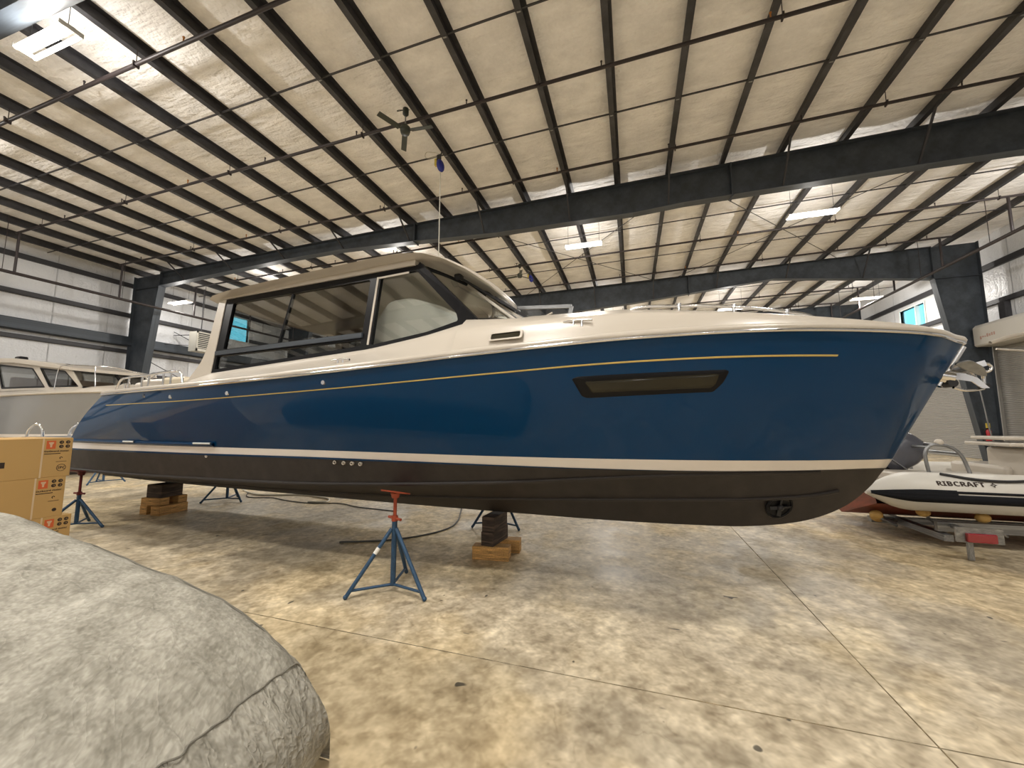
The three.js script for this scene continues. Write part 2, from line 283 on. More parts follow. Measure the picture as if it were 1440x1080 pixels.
// steel portal frames: tapered columns and rafters of welded plate
function frame(p, bottom, label, group) {
  const f = thing('steel_frame', label, 'steel frame', [-4.5, 0, -p], group);
  const web = (poly, name) => part(f, name, extrude(poly, 0.014).translate(0, 0, -p - 0.007), M.frameSteel);
  const top = (X) => RY(X) - 0.006, xs = bottom.map((b) => b[0]), xl = xs[0], xr = xs[xs.length - 1];
  const flange = (pts, name, w = 0.3) => part(f, name, pts.slice(1).map((b, i) => bar(W(pts[i][0], pts[i][1], p), W(b[0], b[1], p), w, 0.022)), M.frameSteel);
  web([...bottom, [xr, top(xr)], [xl, top(xl)]], 'rafter_web');
  flange([[xl, top(xl) - 0.011], [xr, top(xr) - 0.011]], 'rafter_flange'); flange(bottom.map(([x, y]) => [x, y + 0.011]), 'rafter_flange');
  for (const [xi, xo, xb, yk] of [[xl, -23.62, -22.95, bottom[0][1]], [xr, 14.52, 14.0, bottom[bottom.length - 1][1]]]) {
    web([[xo, 0], [xb, 0], [xi, yk], [xi, top(xi)], [xo, top(xo)]], 'column_web');
    flange([[xb, 0.02], [xi, yk]], 'column_flange'); flange([[xo, 0.02], [xo, top(xo)]], 'column_flange');
    flange([[xi, yk], [xi, top(xi)]], 'end_plate', 0.26); flange([[xo, yk], [xi, yk]], 'stiffener', 0.22);
    part(f, 'base_plate', span(Math.min(xo, xb) - 0.08, Math.max(xo, xb) + 0.08, 0, 0.025, p - 0.2, p + 0.2), M.frameSteel);
  }
  for (const x of [-7.66, 3.0]) { const y = interp(bottom, x); part(f, 'splice_plate', span(x - 0.02, x + 0.02, y - 0.05, top(x), p - 0.16, p + 0.16), M.frameSteel); }
  PURLINS.forEach((X, i) => { if (i % 2 === 0 && X > xl + 0.5 && X < xr - 0.4 && p > 0 && p < 31) part(f, 'flange_brace', bar(W(X, RY(X) + 0.02, p - 0.85), W(X, interp(bottom, X) + 0.04, p - 0.06), 0.045, 0.045), M.steel); });
  return f;
}
function interp(t, x) { let i = 0; while (i < t.length - 2 && x > t[i + 1][0]) i++; const k = (x - t[i][0]) / (t[i + 1][0] - t[i][0]); return t[i][1] + (t[i + 1][1] - t[i][1]) * k; }
const BOT1 = [[-21.76, 8.24], [-14.1, 8.53], [-11.1, 8.56], [-7.66, 8.42], [-4.4, 8.25], [0.2, 8.2], [1.7, 8.28], [7.5, 8.29], [9.4, 8.27], [12.93, 7.97]];
const BOT2 = [[-21.76, 8.24], [-14.1, 8.42], [-9, 8.2], [-5, 7.8], [-3.2, 7.86], [0.2, 8.07], [6.83, 8.66], [9.5, 8.36], [12.93, 7.97]];
frame(-6.05, BOT1, 'dark steel portal frame two bays before the blue boat', 'portal frames of the hall');
frame(3.1, BOT1, 'dark steel portal frame straight above the blue boat', 'portal frames of the hall');
frame(12.25, BOT1, 'dark steel portal frame crossing the roof just behind the blue boat', 'portal frames of the hall');
frame(21.4, BOT2, 'dark steel portal frame whose column stands between the two roll-up doors', 'portal frames of the hall');
frame(30.55, BOT2, 'dark steel portal frame past the high window, deepest in the hall', 'portal frames of the hall');

// sprinkler pipes across the hall
{
  let p = 4.47, i = 0;
  for (; p < 38; p += 3.02, i++) {
    const x0 = -21.6, x1 = 12.6, y = (X) => 8.95 + 0.0156 * X, g = thing('sprinkler_pipe', ['first', 'second', 'third'][i % 3] + ' dark sprinkler branch pipe under the roof in the ' + ['bay above the blue boat', 'bay behind the cabin roof', 'bay past the roll-up door column', 'bay deepest in the hall'][Math.floor(i / 3)], 'pipe', [0, y(0), -p], 'sprinkler branch pipes');
    part(g, 'pipe', rod(W(x0, y(x0), p), W(x1, y(x1), p), 0.038, 10), M.pipe);
    PURLINS.forEach((X, k) => { if ((k + i) % 3 === 0 && X > x0 && X < x1) part(g, 'hanger', [rod(W(X + 0.06, RY(X) + 0.06, p), W(X + 0.06, y(X) + 0.03, p), 0.008), box(X + 0.06, y(X), -p, 0.03, 0.11, 0.11)], M.pipe); });
    for (let X = x0 + 1.4 + (i % 2) * 1.5; X < x1; X += 3.05) part(g, 'sprinkler_head', [rod(W(X, y(X) - 0.02, p), W(X, y(X) + 0.13, p), 0.014), new THREE.SphereGeometry(0.024, 8, 6).translate(X, y(X) + 0.14, -p)], (i + Math.round(X)) % 4 ? M.pipe : M.brass);
    part(g, 'riser', rod(W(x0 + 0.2, y(x0), p), W(x0 + 0.2, 7.05, p), 0.04, 8), M.pipe);
    part(g, 'riser', rod(W(12.2, y(x1), p), W(12.2, 7.88, p), 0.04, 8), M.pipe);
  }
  const m = thing('sprinkler_main', 'dark sprinkler main running along the wall behind the grey boat', 'pipe', [-21.4, 7.05, -12]);
  part(m, 'pipe', rod(W(-21.4, 7.05, P0 + 0.3), W(-21.4, 7.05, P1 - 0.3), 0.06, 12), M.pipe);
  for (let q = P0 + 2; q < P1; q += 3.4) part(m, 'hanger', rod(W(-21.4, 7.1, q), W(-21.4, RY(-21.4) + 0.2, q), 0.01), M.pipe);
  const m2 = thing('sprinkler_main', 'dark sprinkler main running along the wall above the roll-up doors', 'pipe', [12.2, 7.88, -12]);
  part(m2, 'pipe', rod(W(12.2, 7.88, P0 + 0.3), W(12.2, 7.88, P1 - 0.3), 0.06, 12), M.pipe);
  for (let q = P0 + 2; q < P1; q += 3.4) part(m2, 'hanger', rod(W(12.2, 7.9, q), W(12.2, RY(12.2) + 0.2, q), 0.01), M.pipe);
}
// roof bracing cables in the bay behind the blue boat
for (const [a, b] of [[-6, 1.6], [2.0, 9.6]]) { const c = thing('brace_cable', a < 0 ? 'thin crossed bracing cables under the roof behind the cabin' : 'thin crossed bracing cables under the roof behind the foredeck', 'cable', [(a + b) / 2, 9, -17], 'roof bracing cables'); part(c, 'cable', rod(W(a, RY(a) - 0.2, 12.4), W(b, RY(b) - 0.2, 21.2), 0.013, 6), M.wire); part(c, 'cable', rod(W(b, RY(b) - 0.22, 12.4), W(a, RY(a) - 0.22, 21.2), 0.013, 6), M.wire); }

// strip lights: trays with two bare tubes
function stripLight(X, Y, P, label, group, len = 1.4, power = 1) {
  const f = thing('strip_light', label, 'light', [X, Y, -P], group);
  part(f, 'housing', [box(X, Y + 0.04, -P, len, 0.06, 0.10), box(X - len / 2, Y + 0.015, -P, 0.02, 0.08, 0.31), box(X + len / 2, Y + 0.015, -P, 0.02, 0.08, 0.31)], M.doorBox);
  for (const s of [-1, 1]) part(f, 'light_tube', rod(W(X - len / 2 + 0.02, Y - 0.012, P + s * 0.115), W(X + len / 2 - 0.02, Y - 0.012, P + s * 0.115), 0.035, 12), M.glow);
  for (const s of [-1, 1]) part(f, 'hanging_cable', rod(W(X + s * len * 0.42, Y + 0.07, P), W(X + s * len * 0.42, RY(X) + 0.24, P), 0.006, 5), M.wire);
  for (const s of [-1, 1]) { const a = new THREE.RectAreaLight(LAMP_COLOR, LAMP_DOWN * power, len - 0.04, 0.075); a.position.set(0, -0.05, s * 0.115); a.rotation.x = -Math.PI / 2; f.add(a); a.name = 'strip_glow'; }
  const b = new THREE.PointLight(LAMP_COLOR, LAMP_ROUND * power); b.position.set(0, -0.2, 0); b.castShadow = true; b.shadow.radius = 4; f.add(b); b.name = 'tube_glow';
}
const LX = [-17.3, -9.8, -1.6, 5.8, 12.4], LP = [-13.3, -1.4, 3.45, 14.3, 25.3, 36];
LX.forEach((X, i) => LP.forEach((P, j) => {
  if (i > 2 && (j === 1 || (j === 2 && i === 4))) return;
  const seen = { '1,2': 'twin tube strip light glaring beside the fan bay over the cardboard boxes', '2,3': 'twin tube strip light hung behind the boat cabin roof', '3,3': 'twin tube strip light hung under the roof above the foredeck, between the portal frames', '4,4': 'twin tube strip light close to the wall window above the bow', '3,4': 'distant twin tube strip light just above the bow rail' }[i + ',' + j];
  stripLight(X, 8.4, j === 2 && i > 1 ? 1.65 : P, seen || 'twin tube strip light of the ceiling grid', 'strip lights under the roof');
}));
stripLight(-21.95, 7.75, 13.2, 'twin tube strip light low beside the wall column over the unit heater', 'strip lights under the roof', 1.4, 0.3);

// ---- blue boat: lines of the hull as [X, half breadth, height], stern to stem ----
const CL = (X) => 4.62 - 0.058 * (X + 1.63);                      // depth of the boat's centre plane at X
const BP = (X, Y, lat) => new THREE.Vector3(X, Y, -(CL(X) - lat)); // boat coordinates -> world
const HULL = {
  sheer: [[-7.95,1.16,2.035],[-7.5,1.26,2.033],[-6.5,1.42,2.030],[-5,1.56,2.039],[-3,1.62,2.099],[-1,1.52,2.210],[0,1.36,2.271],[1,1.08,2.313],[1.7,.775,2.326],[2.22,.515,2.319],[2.42,.385,2.309],[2.62,.18,2.297],[2.785,0,2.290]],
  top: [[-8.8,1.15,1.290],[-8.1,1.205,1.292],[-7,1.27,1.296],[-5.4,1.332,1.303],[-3.3,1.362,1.311],[-1.3,1.27,1.301],[-.35,1.15,1.297],[.6,.935,1.294],[1.25,.675,1.291],[1.68,.455,1.289],[1.97,.28,1.287],[2.12,.155,1.285],[2.225,0,1.281]],
  low: [[-8.85,1.15,1.198],[-8.1,1.2,1.202],[-7,1.26,1.210],[-5.4,1.322,1.221],[-3.3,1.335,1.235],[-1.3,1.215,1.218],[-.4,1.095,1.207],[.55,.88,1.199],[1.2,.61,1.198],[1.62,.40,1.200],[1.9,.23,1.202],[2.1,.105,1.203],[2.178,0,1.2]],
  chine: [[-8.9,1.13,.870],[-8.1,1.175,.871],[-7,1.22,.875],[-5.4,1.26,.898],[-3.3,1.245,.942],[-1.3,1.095,1.040],[-.4,.975,1.108],[.5,.79,1.163],[1.15,.56,1.180],[1.58,.365,1.183],[1.87,.21,1.185],[2.08,.095,1.186],[2.165,0,1.183]],
  keel: [[-8.9,0,.52],[-8.1,0,.515],[-7,0,.51],[-5.4,0,.505],[-3.3,0,.503],[-1.3,0,.512],[-.4,0,.52],[.5,0,.545],[1.1,0,.585],[1.55,0,.68],[1.85,0,.83],[2.06,0,1.03],[2.155,0,1.17]],
};
const CURVE = {};
for (const k in HULL) {
  const p = HULL[k].map((a) => new THREE.Vector3(...a)), n = p.length, e = p[n - 1], q = p[n - 2];
  if (k !== 'keel') p.push(new THREE.Vector3(q.x, -q.y, q.z)); else p.push(new THREE.Vector3(2 * e.x - q.x, 0, 2 * e.z - q.z));
  CURVE[k] = new THREE.CatmullRomCurve3(p, false, 'centripetal'); CURVE[k].n = n;
}
const line = (k, t) => CURVE[k].getPoint(t * (CURVE[k].n - 1) / CURVE[k].n); // t 0 (stern) .. 1 (stem): (X, lat, Y)
function topside(t, v, side = 1) {                                  // v 0 at the boot stripe, 1 at the sheer
  const a = line('top', t), b = line('sheer', t), c = a.clone().lerp(b, v);
  c.y += Math.sin(Math.PI * v) * (0.045 * (1 - t) + 0.0) * Math.min(1, (1 - t) * 6);
  return BP(c.x, c.z, side * c.y);
}

// ================= the blue boat =================
const boat = thing('motor_yacht', 'large blue hulled motor yacht with cream hardtop cabin, propped on blocks', 'boat', [-3, 0, -4.7]);
{
  const NT = 110, tt = (u) => (u < 0.6 ? u / 0.6 * 0.72 : 0.72 + (u - 0.6) / 0.4 * 0.28);
  const strip = (ka, kb, nv, side, bulge = 0) => grid(NT, nv, (u, v) => { const t = tt(u), c = line(ka, t).lerp(line(kb, t), v); c.z += bulge * Math.sin(Math.PI * v); return BP(c.x, c.z, side * c.y); }, (u, v, q) => [q.x, q.y]);
  const transom = (ka, kb, nv) => grid(16, nv, (u, v) => { const c = line(ka, 0).lerp(line(kb, 0), v), s = u * 2 - 1; const b = ka === 'top' ? 0.045 * Math.sin(Math.PI * v) : 0; return BP(c.x - 0.16 * (1 - s * s), c.z, s * (c.y + b)); });
  const hull = part(boat, 'hull', [1, -1].map((s) => grid(NT, 14, (u, v) => topside(tt(u), v, s), (u, v, q) => [q.x, q.y])).concat([transom('top', 'sheer', 8)]), M.blue, 'glossy deep blue topsides');
  part(boat, 'boot_stripe', [strip('low', 'top', 2, 1), strip('low', 'top', 2, -1), transom('low', 'top', 1)], M.stripe, 'white stripe around the waterline');
  part(boat, 'bottom', [strip('chine', 'low', 3, 1), strip('chine', 'low', 3, -1), strip('keel', 'chine', 8, 1, 0.0), strip('keel', 'chine', 8, -1, 0.0), transom('chine', 'low', 2), grid(16, 4, (u, v) => { const s = u * 2 - 1, c = line('keel', 0).lerp(line('chine', 0), Math.abs(s)); const d = line('chine', 0); return BP(d.x - 0.16 * (1 - s * s), c.z + (d.z - c.z) * v, s * d.y); })], M.antifoul, 'matt black brown antifouling');
  for (const s of [1, -1]) {
    // lower blue pin line, chine edge and spray strake
    part(boat, 'pin_line', grid(NT, 1, (u, v) => { const t = tt(u) * 0.985, c = line('low', t), d = line('chine', t), k = 0.05 * v + 0.0; c.lerp(d, k * 1.4); return BP(c.x, c.z, s * (c.y + 0.004)); }), M.blue);
    const edge = (k, f, r, t0, t1) => tube(Array.from({ length: 40 }, (_, i) => { const t = t0 + (t1 - t0) * i / 39, c = line('keel', t).lerp(line(k, t), f); return BP(c.x, c.z - 0.004, s * c.y); }), r, 6, 120);
    part(boat, 'chine_rail', edge('chine', 1, 0.022, 0, 0.74), M.antifoul);
    part(boat, 'spray_strake', edge('chine', 0.55, 0.022, 0, 0.8), M.antifoul);
    // cove stripe
    const gold = [[0.0953, 0.773], [0.1849, 0.7773], [0.2672, 0.7835], [0.3463, 0.793], [0.4146, 0.8043], [0.4625, 0.8105], [0.5112, 0.8131], [0.5551, 0.8135], [0.6069, 0.8125], [0.6605, 0.814]];
    part(boat, 'cove_stripe', grid(120, 2, (u, v) => { const t = 0.0953 + (0.6605 - 0.0953) * u, y = interp(gold, t), q = topside(t, y + (v - 0.5) * 0.014, s); q.z += s * (0.0035 + (v === 0.5 ? 0.002 : 0)); return q; }), M.gold, 'thin gold cove stripe');
    // long window in the topsides
    const outer = rounded([[0.4674, 0.700], [0.4712, 0.7165], [0.5674, 0.7165], [0.5705, 0.704], [0.5694, 0.6174], [0.5652, 0.546], [0.4828, 0.528], [0.4786, 0.548]].map(([a, b]) => [a * 20, b * 1.0]), 0.02, 3);
    const within = (poly, x) => { const ys = []; poly.forEach((a, i) => { const b = poly[(i + 1) % poly.length]; if ((a[0] - x) * (b[0] - x) <= 0 && a[0] !== b[0]) ys.push(a[1] + (b[1] - a[1]) * (x - a[0]) / (b[0] - a[0])); }); return [Math.min(...ys), Math.max(...ys)]; };
    const flat = (poly, off) => { const xs = poly.map((a) => a[0]), x0 = Math.min(...xs) + 1e-4, x1 = Math.max(...xs) - 1e-4; return grid(80, 8, (u, v) => { const x = x0 + (x1 - x0) * (0.5 - 0.5 * Math.cos(Math.PI * u)), [a, b] = within(poly, x), q = topside(x / 20, a + (b - a) * v, s), e = Math.min(1, 6 * Math.min(v, 1 - v, u, 1 - u) + 0.1); q.z += s * off * e; return q; }); };
    const inn = rounded([[0.4772, 0.671], [0.5655, 0.692], [0.5655, 0.61], [0.563, 0.57], [0.4858, 0.563]].map(([a, b]) => [a * 20, b]), 0.025, 4);
    const win = part(boat, 'hull_window', flat(outer, 0.008), M.black, 'black framed hull window');
    part(win, 'pane', flat(inn, 0.016), M.darkGlass);
    // round fittings above the cove stripe
    for (const [t, v] of [[0.3367, 0.8775], [0.2775, 0.8489], [0.2229, 0.8619], [0.1841, 0.906]]) { const q = topside(t, v, s); part(boat, 'vent_fitting', new THREE.CylinderGeometry(0.022, 0.026, 0.014, 16).rotateX(Math.PI / 2).translate(q.x, q.y, q.z + s * 0.006), M.chrome); }
    // through-hull outlets
    for (const [X, Y] of [[-5.1, 1.19], [-3.03, 1.185], [-2.91, 1.183], [-2.8, 1.182], [-2.69, 1.18]]) { const lat = 1.31 - 0.01; const q = BP(X, Y, s * (lat + 0.01)); part(boat, 'outlet', [new THREE.TorusGeometry(0.015, 0.006, 6, 16).translate(q.x, q.y, q.z + s * 0.012), new THREE.CylinderGeometry(0.017, 0.017, 0.02, 12, 1, true).rotateX(Math.PI / 2).translate(q.x, q.y, q.z)], M.gel); }
    // ledge with lamps just above the stripe near the stern
    const ledge = part(boat, 'spray_ledge', tube(Array.from({ length: 16 }, (_, i) => { const q = topside(i / 15 * 0.27, 0.045, s); q.z += s * 0.008; return q; }), 0.024, 8, 60), M.blue);
    for (const t of [0.178, 0.262]) part(ledge, 'ledge_light', tube([0, 0.25, 0.5, 0.75, 1].map((k) => { const q = topside(t + (t > 0.2 ? 0.014 : 0.016) * (k - 0.5), 0.062, s); q.z += s * 0.03; return q; }), 0.014, 6, 12), M.lens);
    // gunwale: cream rail with a chrome strip under it
    const rail = (v, off, r, dy) => tube(Array.from({ length: 90 }, (_, i) => { const t = tt(i / 89), c = line('sheer', t); const q = BP(c.x, c.z + dy, s * (c.y + off)); return q; }), r, 8, 260);
    part(boat, 'gunwale', rail(1, -0.012, 0.036, 0.03), M.gel);
    part(boat, 'rub_rail', rail(1, 0.012, 0.017, 0.004), M.chrome, 'chrome rub rail');
  }
  // foredeck
  const crown = [[-1.8, 2.66], [-1.45, 2.74], [-1.2, 2.76], [0, 2.74], [0.7, 2.66], [1.3, 2.56], [1.7, 2.50], [2.3, 2.41], [2.79, 2.315]];
  const prof = [[0, 0], [0.02, 0.12], [0.07, 0.40], [0.12, 0.47], [0.3, 0.66], [0.6, 0.93], [1, 1]];
  const tAt = (X) => { let a = 0, b = 1; for (let i = 0; i < 40; i++) { const m = (a + b) / 2; if (line('sheer', m).x < X) a = m; else b = m; } return a; };
  const tf = tAt(-1.45), t0 = tAt(-1.53);
  part(boat, 'foredeck', grid(60, 40, (u, v) => { const t = t0 + (1 - t0) * Math.pow(u, 0.8), c = line('sheer', t), w = v * 2 - 1, k = 1 - Math.abs(w), e = Math.pow(k, 1.5), f = interp(prof, e) + 0.15 * Math.max(0, Math.min(1, (-0.95 - c.x) / 0.45)) * Math.exp(-Math.pow((e - 0.22) / 0.09, 2)); const fade = Math.min(1, (2.79 - c.x) / 0.25); return BP(c.x, c.z + 0.045 * Math.min(1, e * 20 + 0.6) + Math.max(0, interp(crown, c.x) - c.z) * f * fade, Math.sign(w) * (c.y - 0.012) * (1 - e)); }), M.gel, 'cream moulded foredeck');
  // side decks and coamings beside the cabin and cockpit
  const sill = [[-7.95, 2.10], [-6.0, 2.12], [-5.5, 2.2], [-5.25, 2.25], [-3.97, 2.325], [-2.7, 2.395], [-1.99, 2.485], [-1.4, 2.60]];
  const sillLat = [[-7.95, 1.0], [-6.6, 1.18], [-5.6, 1.24], [-5.2, 1.235], [-1.4, 1.225]];
  for (const s of [1, -1]) part(boat, 'side_deck', grid(60, 9, (u, v) => {
    const t = tf * u, c = line('sheer', t), Y = interp(sill, c.x), L = interp(sillLat, c.x);
    const q = [[c.y - 0.01, c.z + 0.03], [c.y - 0.03, c.z + 0.062], [c.y - 0.075, c.z + 0.066], [L + 0.10 * Math.min(1, (c.y - L) / 0.2), Y - 0.09 * Math.min(1, (Y - c.z) / 0.15)], [L + 0.035, Y - 0.03], [L + 0.012, Y], [L - 0.03, Y + 0.005], [L - 0.06, Y - 0.02], [L - 0.08, 1.8], [L - 0.1, 1.46]][Math.round(v * 9)];
    return BP(c.x, q[1], s * q[0]);
  }), M.gel);
  part(boat, 'cockpit_sole', grid(30, 2, (u, v) => { const X = -7.85 + 6.5 * u; return BP(X, 1.47, (v * 2 - 1) * (interp(sillLat, X) - 0.09)); }), M.teak);
  part(boat, 'transom_cap', [rbox(-7.95, 2.05, -CL(-7.95), 0.22, 0.1, 2.2, 0.04), box(-7.87, 1.76, -CL(-7.9), 0.05, 0.6, 2.0)], M.gel);
  part(boat, 'cabin_bulkhead', grid(2, 12, (u, v) => { const w = v * 2 - 1; return BP(-1.46, 1.47 + u * (2.60 + 0.14 * (1 - w * w) - 1.47), w * 1.2); }), M.gel);
  // small deck-side port
  for (const s of [1, -1]) {
    const sh = rounded([[-1.185, 2.31], [-0.875, 2.318], [-0.875, 2.402], [-1.185, 2.394]], 0.022, 4), ish = rounded([[-1.165, 2.325], [-0.895, 2.333], [-0.895, 2.388], [-1.165, 2.38]], 0.016, 4);
    const f = (off) => (q) => BP(q.x, q.y, s * (1.502 - (q.y - 2.3) * 0.55 + off + q.z));
    const p = part(boat, 'deck_port', bend(extrude(sh, 0.02, [ish]), f(0.0)), M.gel); part(p, 'pane', bend(extrude(ish, 0.008), f(0.002)), M.darkGlass);
    for (const [X, L, Y] of [[-0.42, 1.36, 2.40], [-2.9, 1.44, 2.20], [-7.3, 1.17, 2.13]]) part(boat, 'cleat', [tube([[X - 0.12, Y + 0.055, 0], [X - 0.05, Y + 0.062, 0], [X + 0.05, Y + 0.062, 0], [X + 0.12, Y + 0.055, 0]].map((a) => BP(a[0], a[1], s * L)), 0.011, 6, 12), ...[-0.035, 0.035].map((d) => { const q = BP(X + d, Y, s * L); return rod([q.x, q.y - 0.06, q.z], [q.x, q.y + 0.06, q.z], 0.011); })], M.chrome);
    // low bow rail
    const pts = [[-0.06, 2.56, .9], [0.03, 2.64, .9], [0.42, 2.635, .89], [0.86, 2.60, .82], [1.28, 2.545, .70], [1.5, 2.50, .60], [1.58, 2.42, .55]];
    const br = part(boat, 'bow_rail', tube(pts.map(([X, Y, L]) => BP(X, Y, s * L)), 0.016, 8, 60), M.chrome);
    for (const [X, Y, L] of [[0.42, 2.635, .89], [0.86, 2.60, .82], [1.28, 2.545, .70]]) { const q = BP(X, Y, s * L); part(br, 'stanchion', [rod([q.x, q.y - 0.1, q.z], [q.x, q.y, q.z], 0.013), rod([q.x, q.y - 0.012, q.z], [q.x, q.y + 0.02, q.z], 0.022)], M.chrome); }
    // aft quarter rail
    const ar = part(boat, 'aft_rail', tube([[-7.84, 2.11, 1.05], [-7.74, 2.27, 1.05], [-7.5, 2.305, 1.07], [-6.9, 2.31, 1.13], [-6.2, 2.33, 1.17], [-6.0, 2.3, 1.18], [-5.94, 2.13, 1.18]].map(([X, Y, L]) => BP(X, Y, s * L)), 0.016, 8, 60), M.chrome);
    for (const X of [-7.45, -7.05, -6.85, -6.45, -6.25]) { const q = BP(X, 2.31, s * (1.05 + (X + 7.84) * 0.07)); part(ar, 'stanchion', rod([q.x, 2.1, q.z], [q.x, q.y, q.z], 0.014), M.chrome); }
  }
  // cockpit bench
  const bench = part(boat, 'aft_bench', [rbox(-7.3, 1.75, -CL(-7.3), 0.55, 0.56, 1.75, 0.06), rbox(-7.62, 2.05, -CL(-7.6), 0.2, 0.42, 1.8, 0.07)], M.gel);
  for (const [X, len, top, L] of [[-7.2, 0.62, 2.30, 0.80], [-6.62, 0.5, 2.30, 0.86], [-6.15, 0.42, 2.27, 0.88], [-6.6, 1.4, 2.26, -0.85]]) part(bench, 'cushion', rbox(X, top - 0.2, -(CL(X) - L), len, 0.4, 0.18, 0.06), X < -7 ? M.gel : M.cushion);
  // ---------- cabin ----------
  const latW = (Y) => 1.225 - 0.105 * (Y - 2.3);
  const side = (off, s) => (q) => BP(q.x, q.y, s * (latW(q.y) + off + q.z));
  const frameOut = [[-5.29, 2.245], [-4.63, 2.285], [-3.97, 2.32], [-2.7, 2.395], [-1.99, 2.485], [-1.66, 2.545], [-1.45, 2.60], [-1.48, 2.66], [-2.14, 3.31], [-2.8, 3.305], [-3.9, 3.295], [-5.25, 3.28]];
  const holeUp = rounded([[-5.12, 2.565], [-2.83, 2.60], [-2.80, 3.225], [-5.09, 3.205]], 0.03, 3);
  const holeLow = rounded([[-5.22, 2.30], [-3.97, 2.375], [-2.84, 2.445], [-2.84, 2.515], [-5.22, 2.475]], 0.015, 3);
  const holeHelm = rounded([[-2.70, 2.445], [-2.66, 3.235], [-2.19, 3.25], [-1.66, 2.70], [-1.64, 2.62], [-1.99, 2.535]], [0.01, 0.02, 0.03, 0.05, 0.02, 0.05], 4);
  const legs = (p, n) => { const out = []; p.forEach((a, i) => { const b = p[(i + 1) % p.length]; for (let k = 0; k < n; k++) out.push([a[0] + (b[0] - a[0]) * k / n, a[1] + (b[1] - a[1]) * k / n]); }); return out; };
  for (const s of [1, -1]) {
    const fr = part(boat, 'window_frame', bend(extrude(legs(frameOut, 2), 0.05, [holeUp, holeLow, holeHelm]), side(-0.045, s)), M.black, 'black cabin window frame');
    part(fr, 'pane', bend(extrude(holeUp, 0.004), side(-0.02, s)), M.tint); part(fr, 'pane', bend(extrude(holeLow, 0.004), side(-0.02, s)), M.tint); part(fr, 'pane', bend(extrude(holeHelm, 0.004), side(-0.02, s)), M.glass);
    part(fr, 'window_bar', [bar(BP(-4.14, 2.56, s * (latW(2.56) - 0.03)), BP(-4.02, 3.21, s * (latW(3.2) - 0.03)), 0.03, 0.035)], M.black);
    part(fr, 'sash_trim', [bar(BP(-2.735, 2.45, s * (latW(2.45) + 0.008)), BP(-2.69, 3.235, s * (latW(3.23) + 0.008)), 0.012, 0.024), bar(BP(-2.69, 3.225, s * (latW(3.23) + 0.006)), BP(-2.28, 3.235, s * (latW(3.23) + 0.006)), 0.012, 0.02)], M.gel);
    part(fr, 'sash_rail', bar(BP(-5.24, 2.515, s * (latW(2.52) + 0.012)), BP(-2.82, 2.565, s * (latW(2.56) + 0.012)), 0.03, 0.055), M.frameSteel);
    // aft pillar
    part(boat, 'cabin_pillar', bend(extrude(rounded([[-5.74, 2.14], [-5.5, 2.19], [-5.27, 2.24], [-5.235, 3.30], [-5.37, 3.30], [-5.44, 2.60], [-5.5, 2.42]], [0, 0, 0, 0, 0.02, 0.1, 0.1], 4), 0.1), side(-0.085, s)), M.gel);
    part(boat, 'roof_header', bend(extrude([[-5.35, 3.25], [-5.25, 3.275], [-3.9, 3.29], [-2.2, 3.305], [-2.2, 3.39], [-3.0, 3.39], [-5.35, 3.33]], 0.06), side(-0.035, s)), M.gel);
  }
  // hardtop with down-turned brow
  const hw = [[-5.60, 0.0], [-5.595, 0.6], [-5.57, 1.0], [-5.5, 1.19], [-5.35, 1.255], [-5, 1.29], [-2.6, 1.29], [-2.3, 1.28], [-2.05, 1.23], [-1.85, 1.09], [-1.68, 0.86], [-1.54, 0.58], [-1.45, 0.32], [-1.41, 0.0]];
  const rp = [[-5.6, 3.315], [-5.2, 3.345], [-4, 3.39], [-2.9, 3.42], [-2.4, 3.432], [-2.1, 3.42], [-1.9, 3.385], [-1.7, 3.32], [-1.55, 3.245], [-1.41, 3.14]];
  const roofAt = (u, w, k) => { const e = (1 - Math.cos(Math.PI * u)) / 2, X = -5.6 + 4.19 * (0.35 * u + 0.65 * e), a = Math.max(0.001, interp(hw, X)), r = Math.sqrt(Math.max(0, 1 - Math.pow(Math.abs(w), 10))); const th = 0.10 * k; return BP(X, interp(rp, X) + 0.075 * (1 - w * w) * Math.min(1, a) - (k === 0 ? 0.035 * (1 - r) : 0.035 + 0.03 * r + 0.055 * (1 - w * w) * Math.min(1, a)), w * a); };
  part(boat, 'hardtop', [grid(70, 32, (u, v) => roofAt(u, v * 2 - 1, 0)), grid(70, 32, (u, v) => roofAt(u, v * 2 - 1, 1))], M.gel, 'cream hardtop roof with a rounded brow');
  // windscreen
  const base = [[1.16, -1.46, 2.615], [0.8, -1.33, 2.70], [0.4, -1.17, 2.755], [0, -1.10, 2.775]], head = [[1.10, -2.15, 3.30], [0.8, -2.0, 3.29], [0.4, -1.86, 3.28], [0, -1.82, 3.27]];
  const at = (tab, w) => { const L = Math.abs(w), t = tab.map((a) => [-a[0], a[1], a[2]]); const x = -Math.min(L, tab[0][0]); const i1 = interp(t.map((a) => [a[0], a[1]]), x), i2 = interp(t.map((a) => [a[0], a[2]]), x); return [i1, i2]; };
  const ws = (w, k) => { const b = at(base, w * 1.16), h = at(head, w * 1.10); return BP(b[0] + (h[0] - b[0]) * k, b[1] + (h[1] - b[1]) * k, w * (1.16 + (1.10 - 1.16) * k)); };
  const wf = part(boat, 'windscreen_frame', [...[0, 1].map((k) => tube(Array.from({ length: 13 }, (_, i) => ws(i / 6 - 1, k)), 0.022, 6, 48)), ...[-1, 1].map((w) => bar(ws(w, -0.02), ws(w * 1.0, 1.02), 0.06, 0.06))], M.black);
  for (const s of [1, -1]) part(wf, 'pane', grid(8, 6, (u, v) => ws(s * (0.02 + 0.97 * u), 0.02 + 0.96 * v)), M.glass);
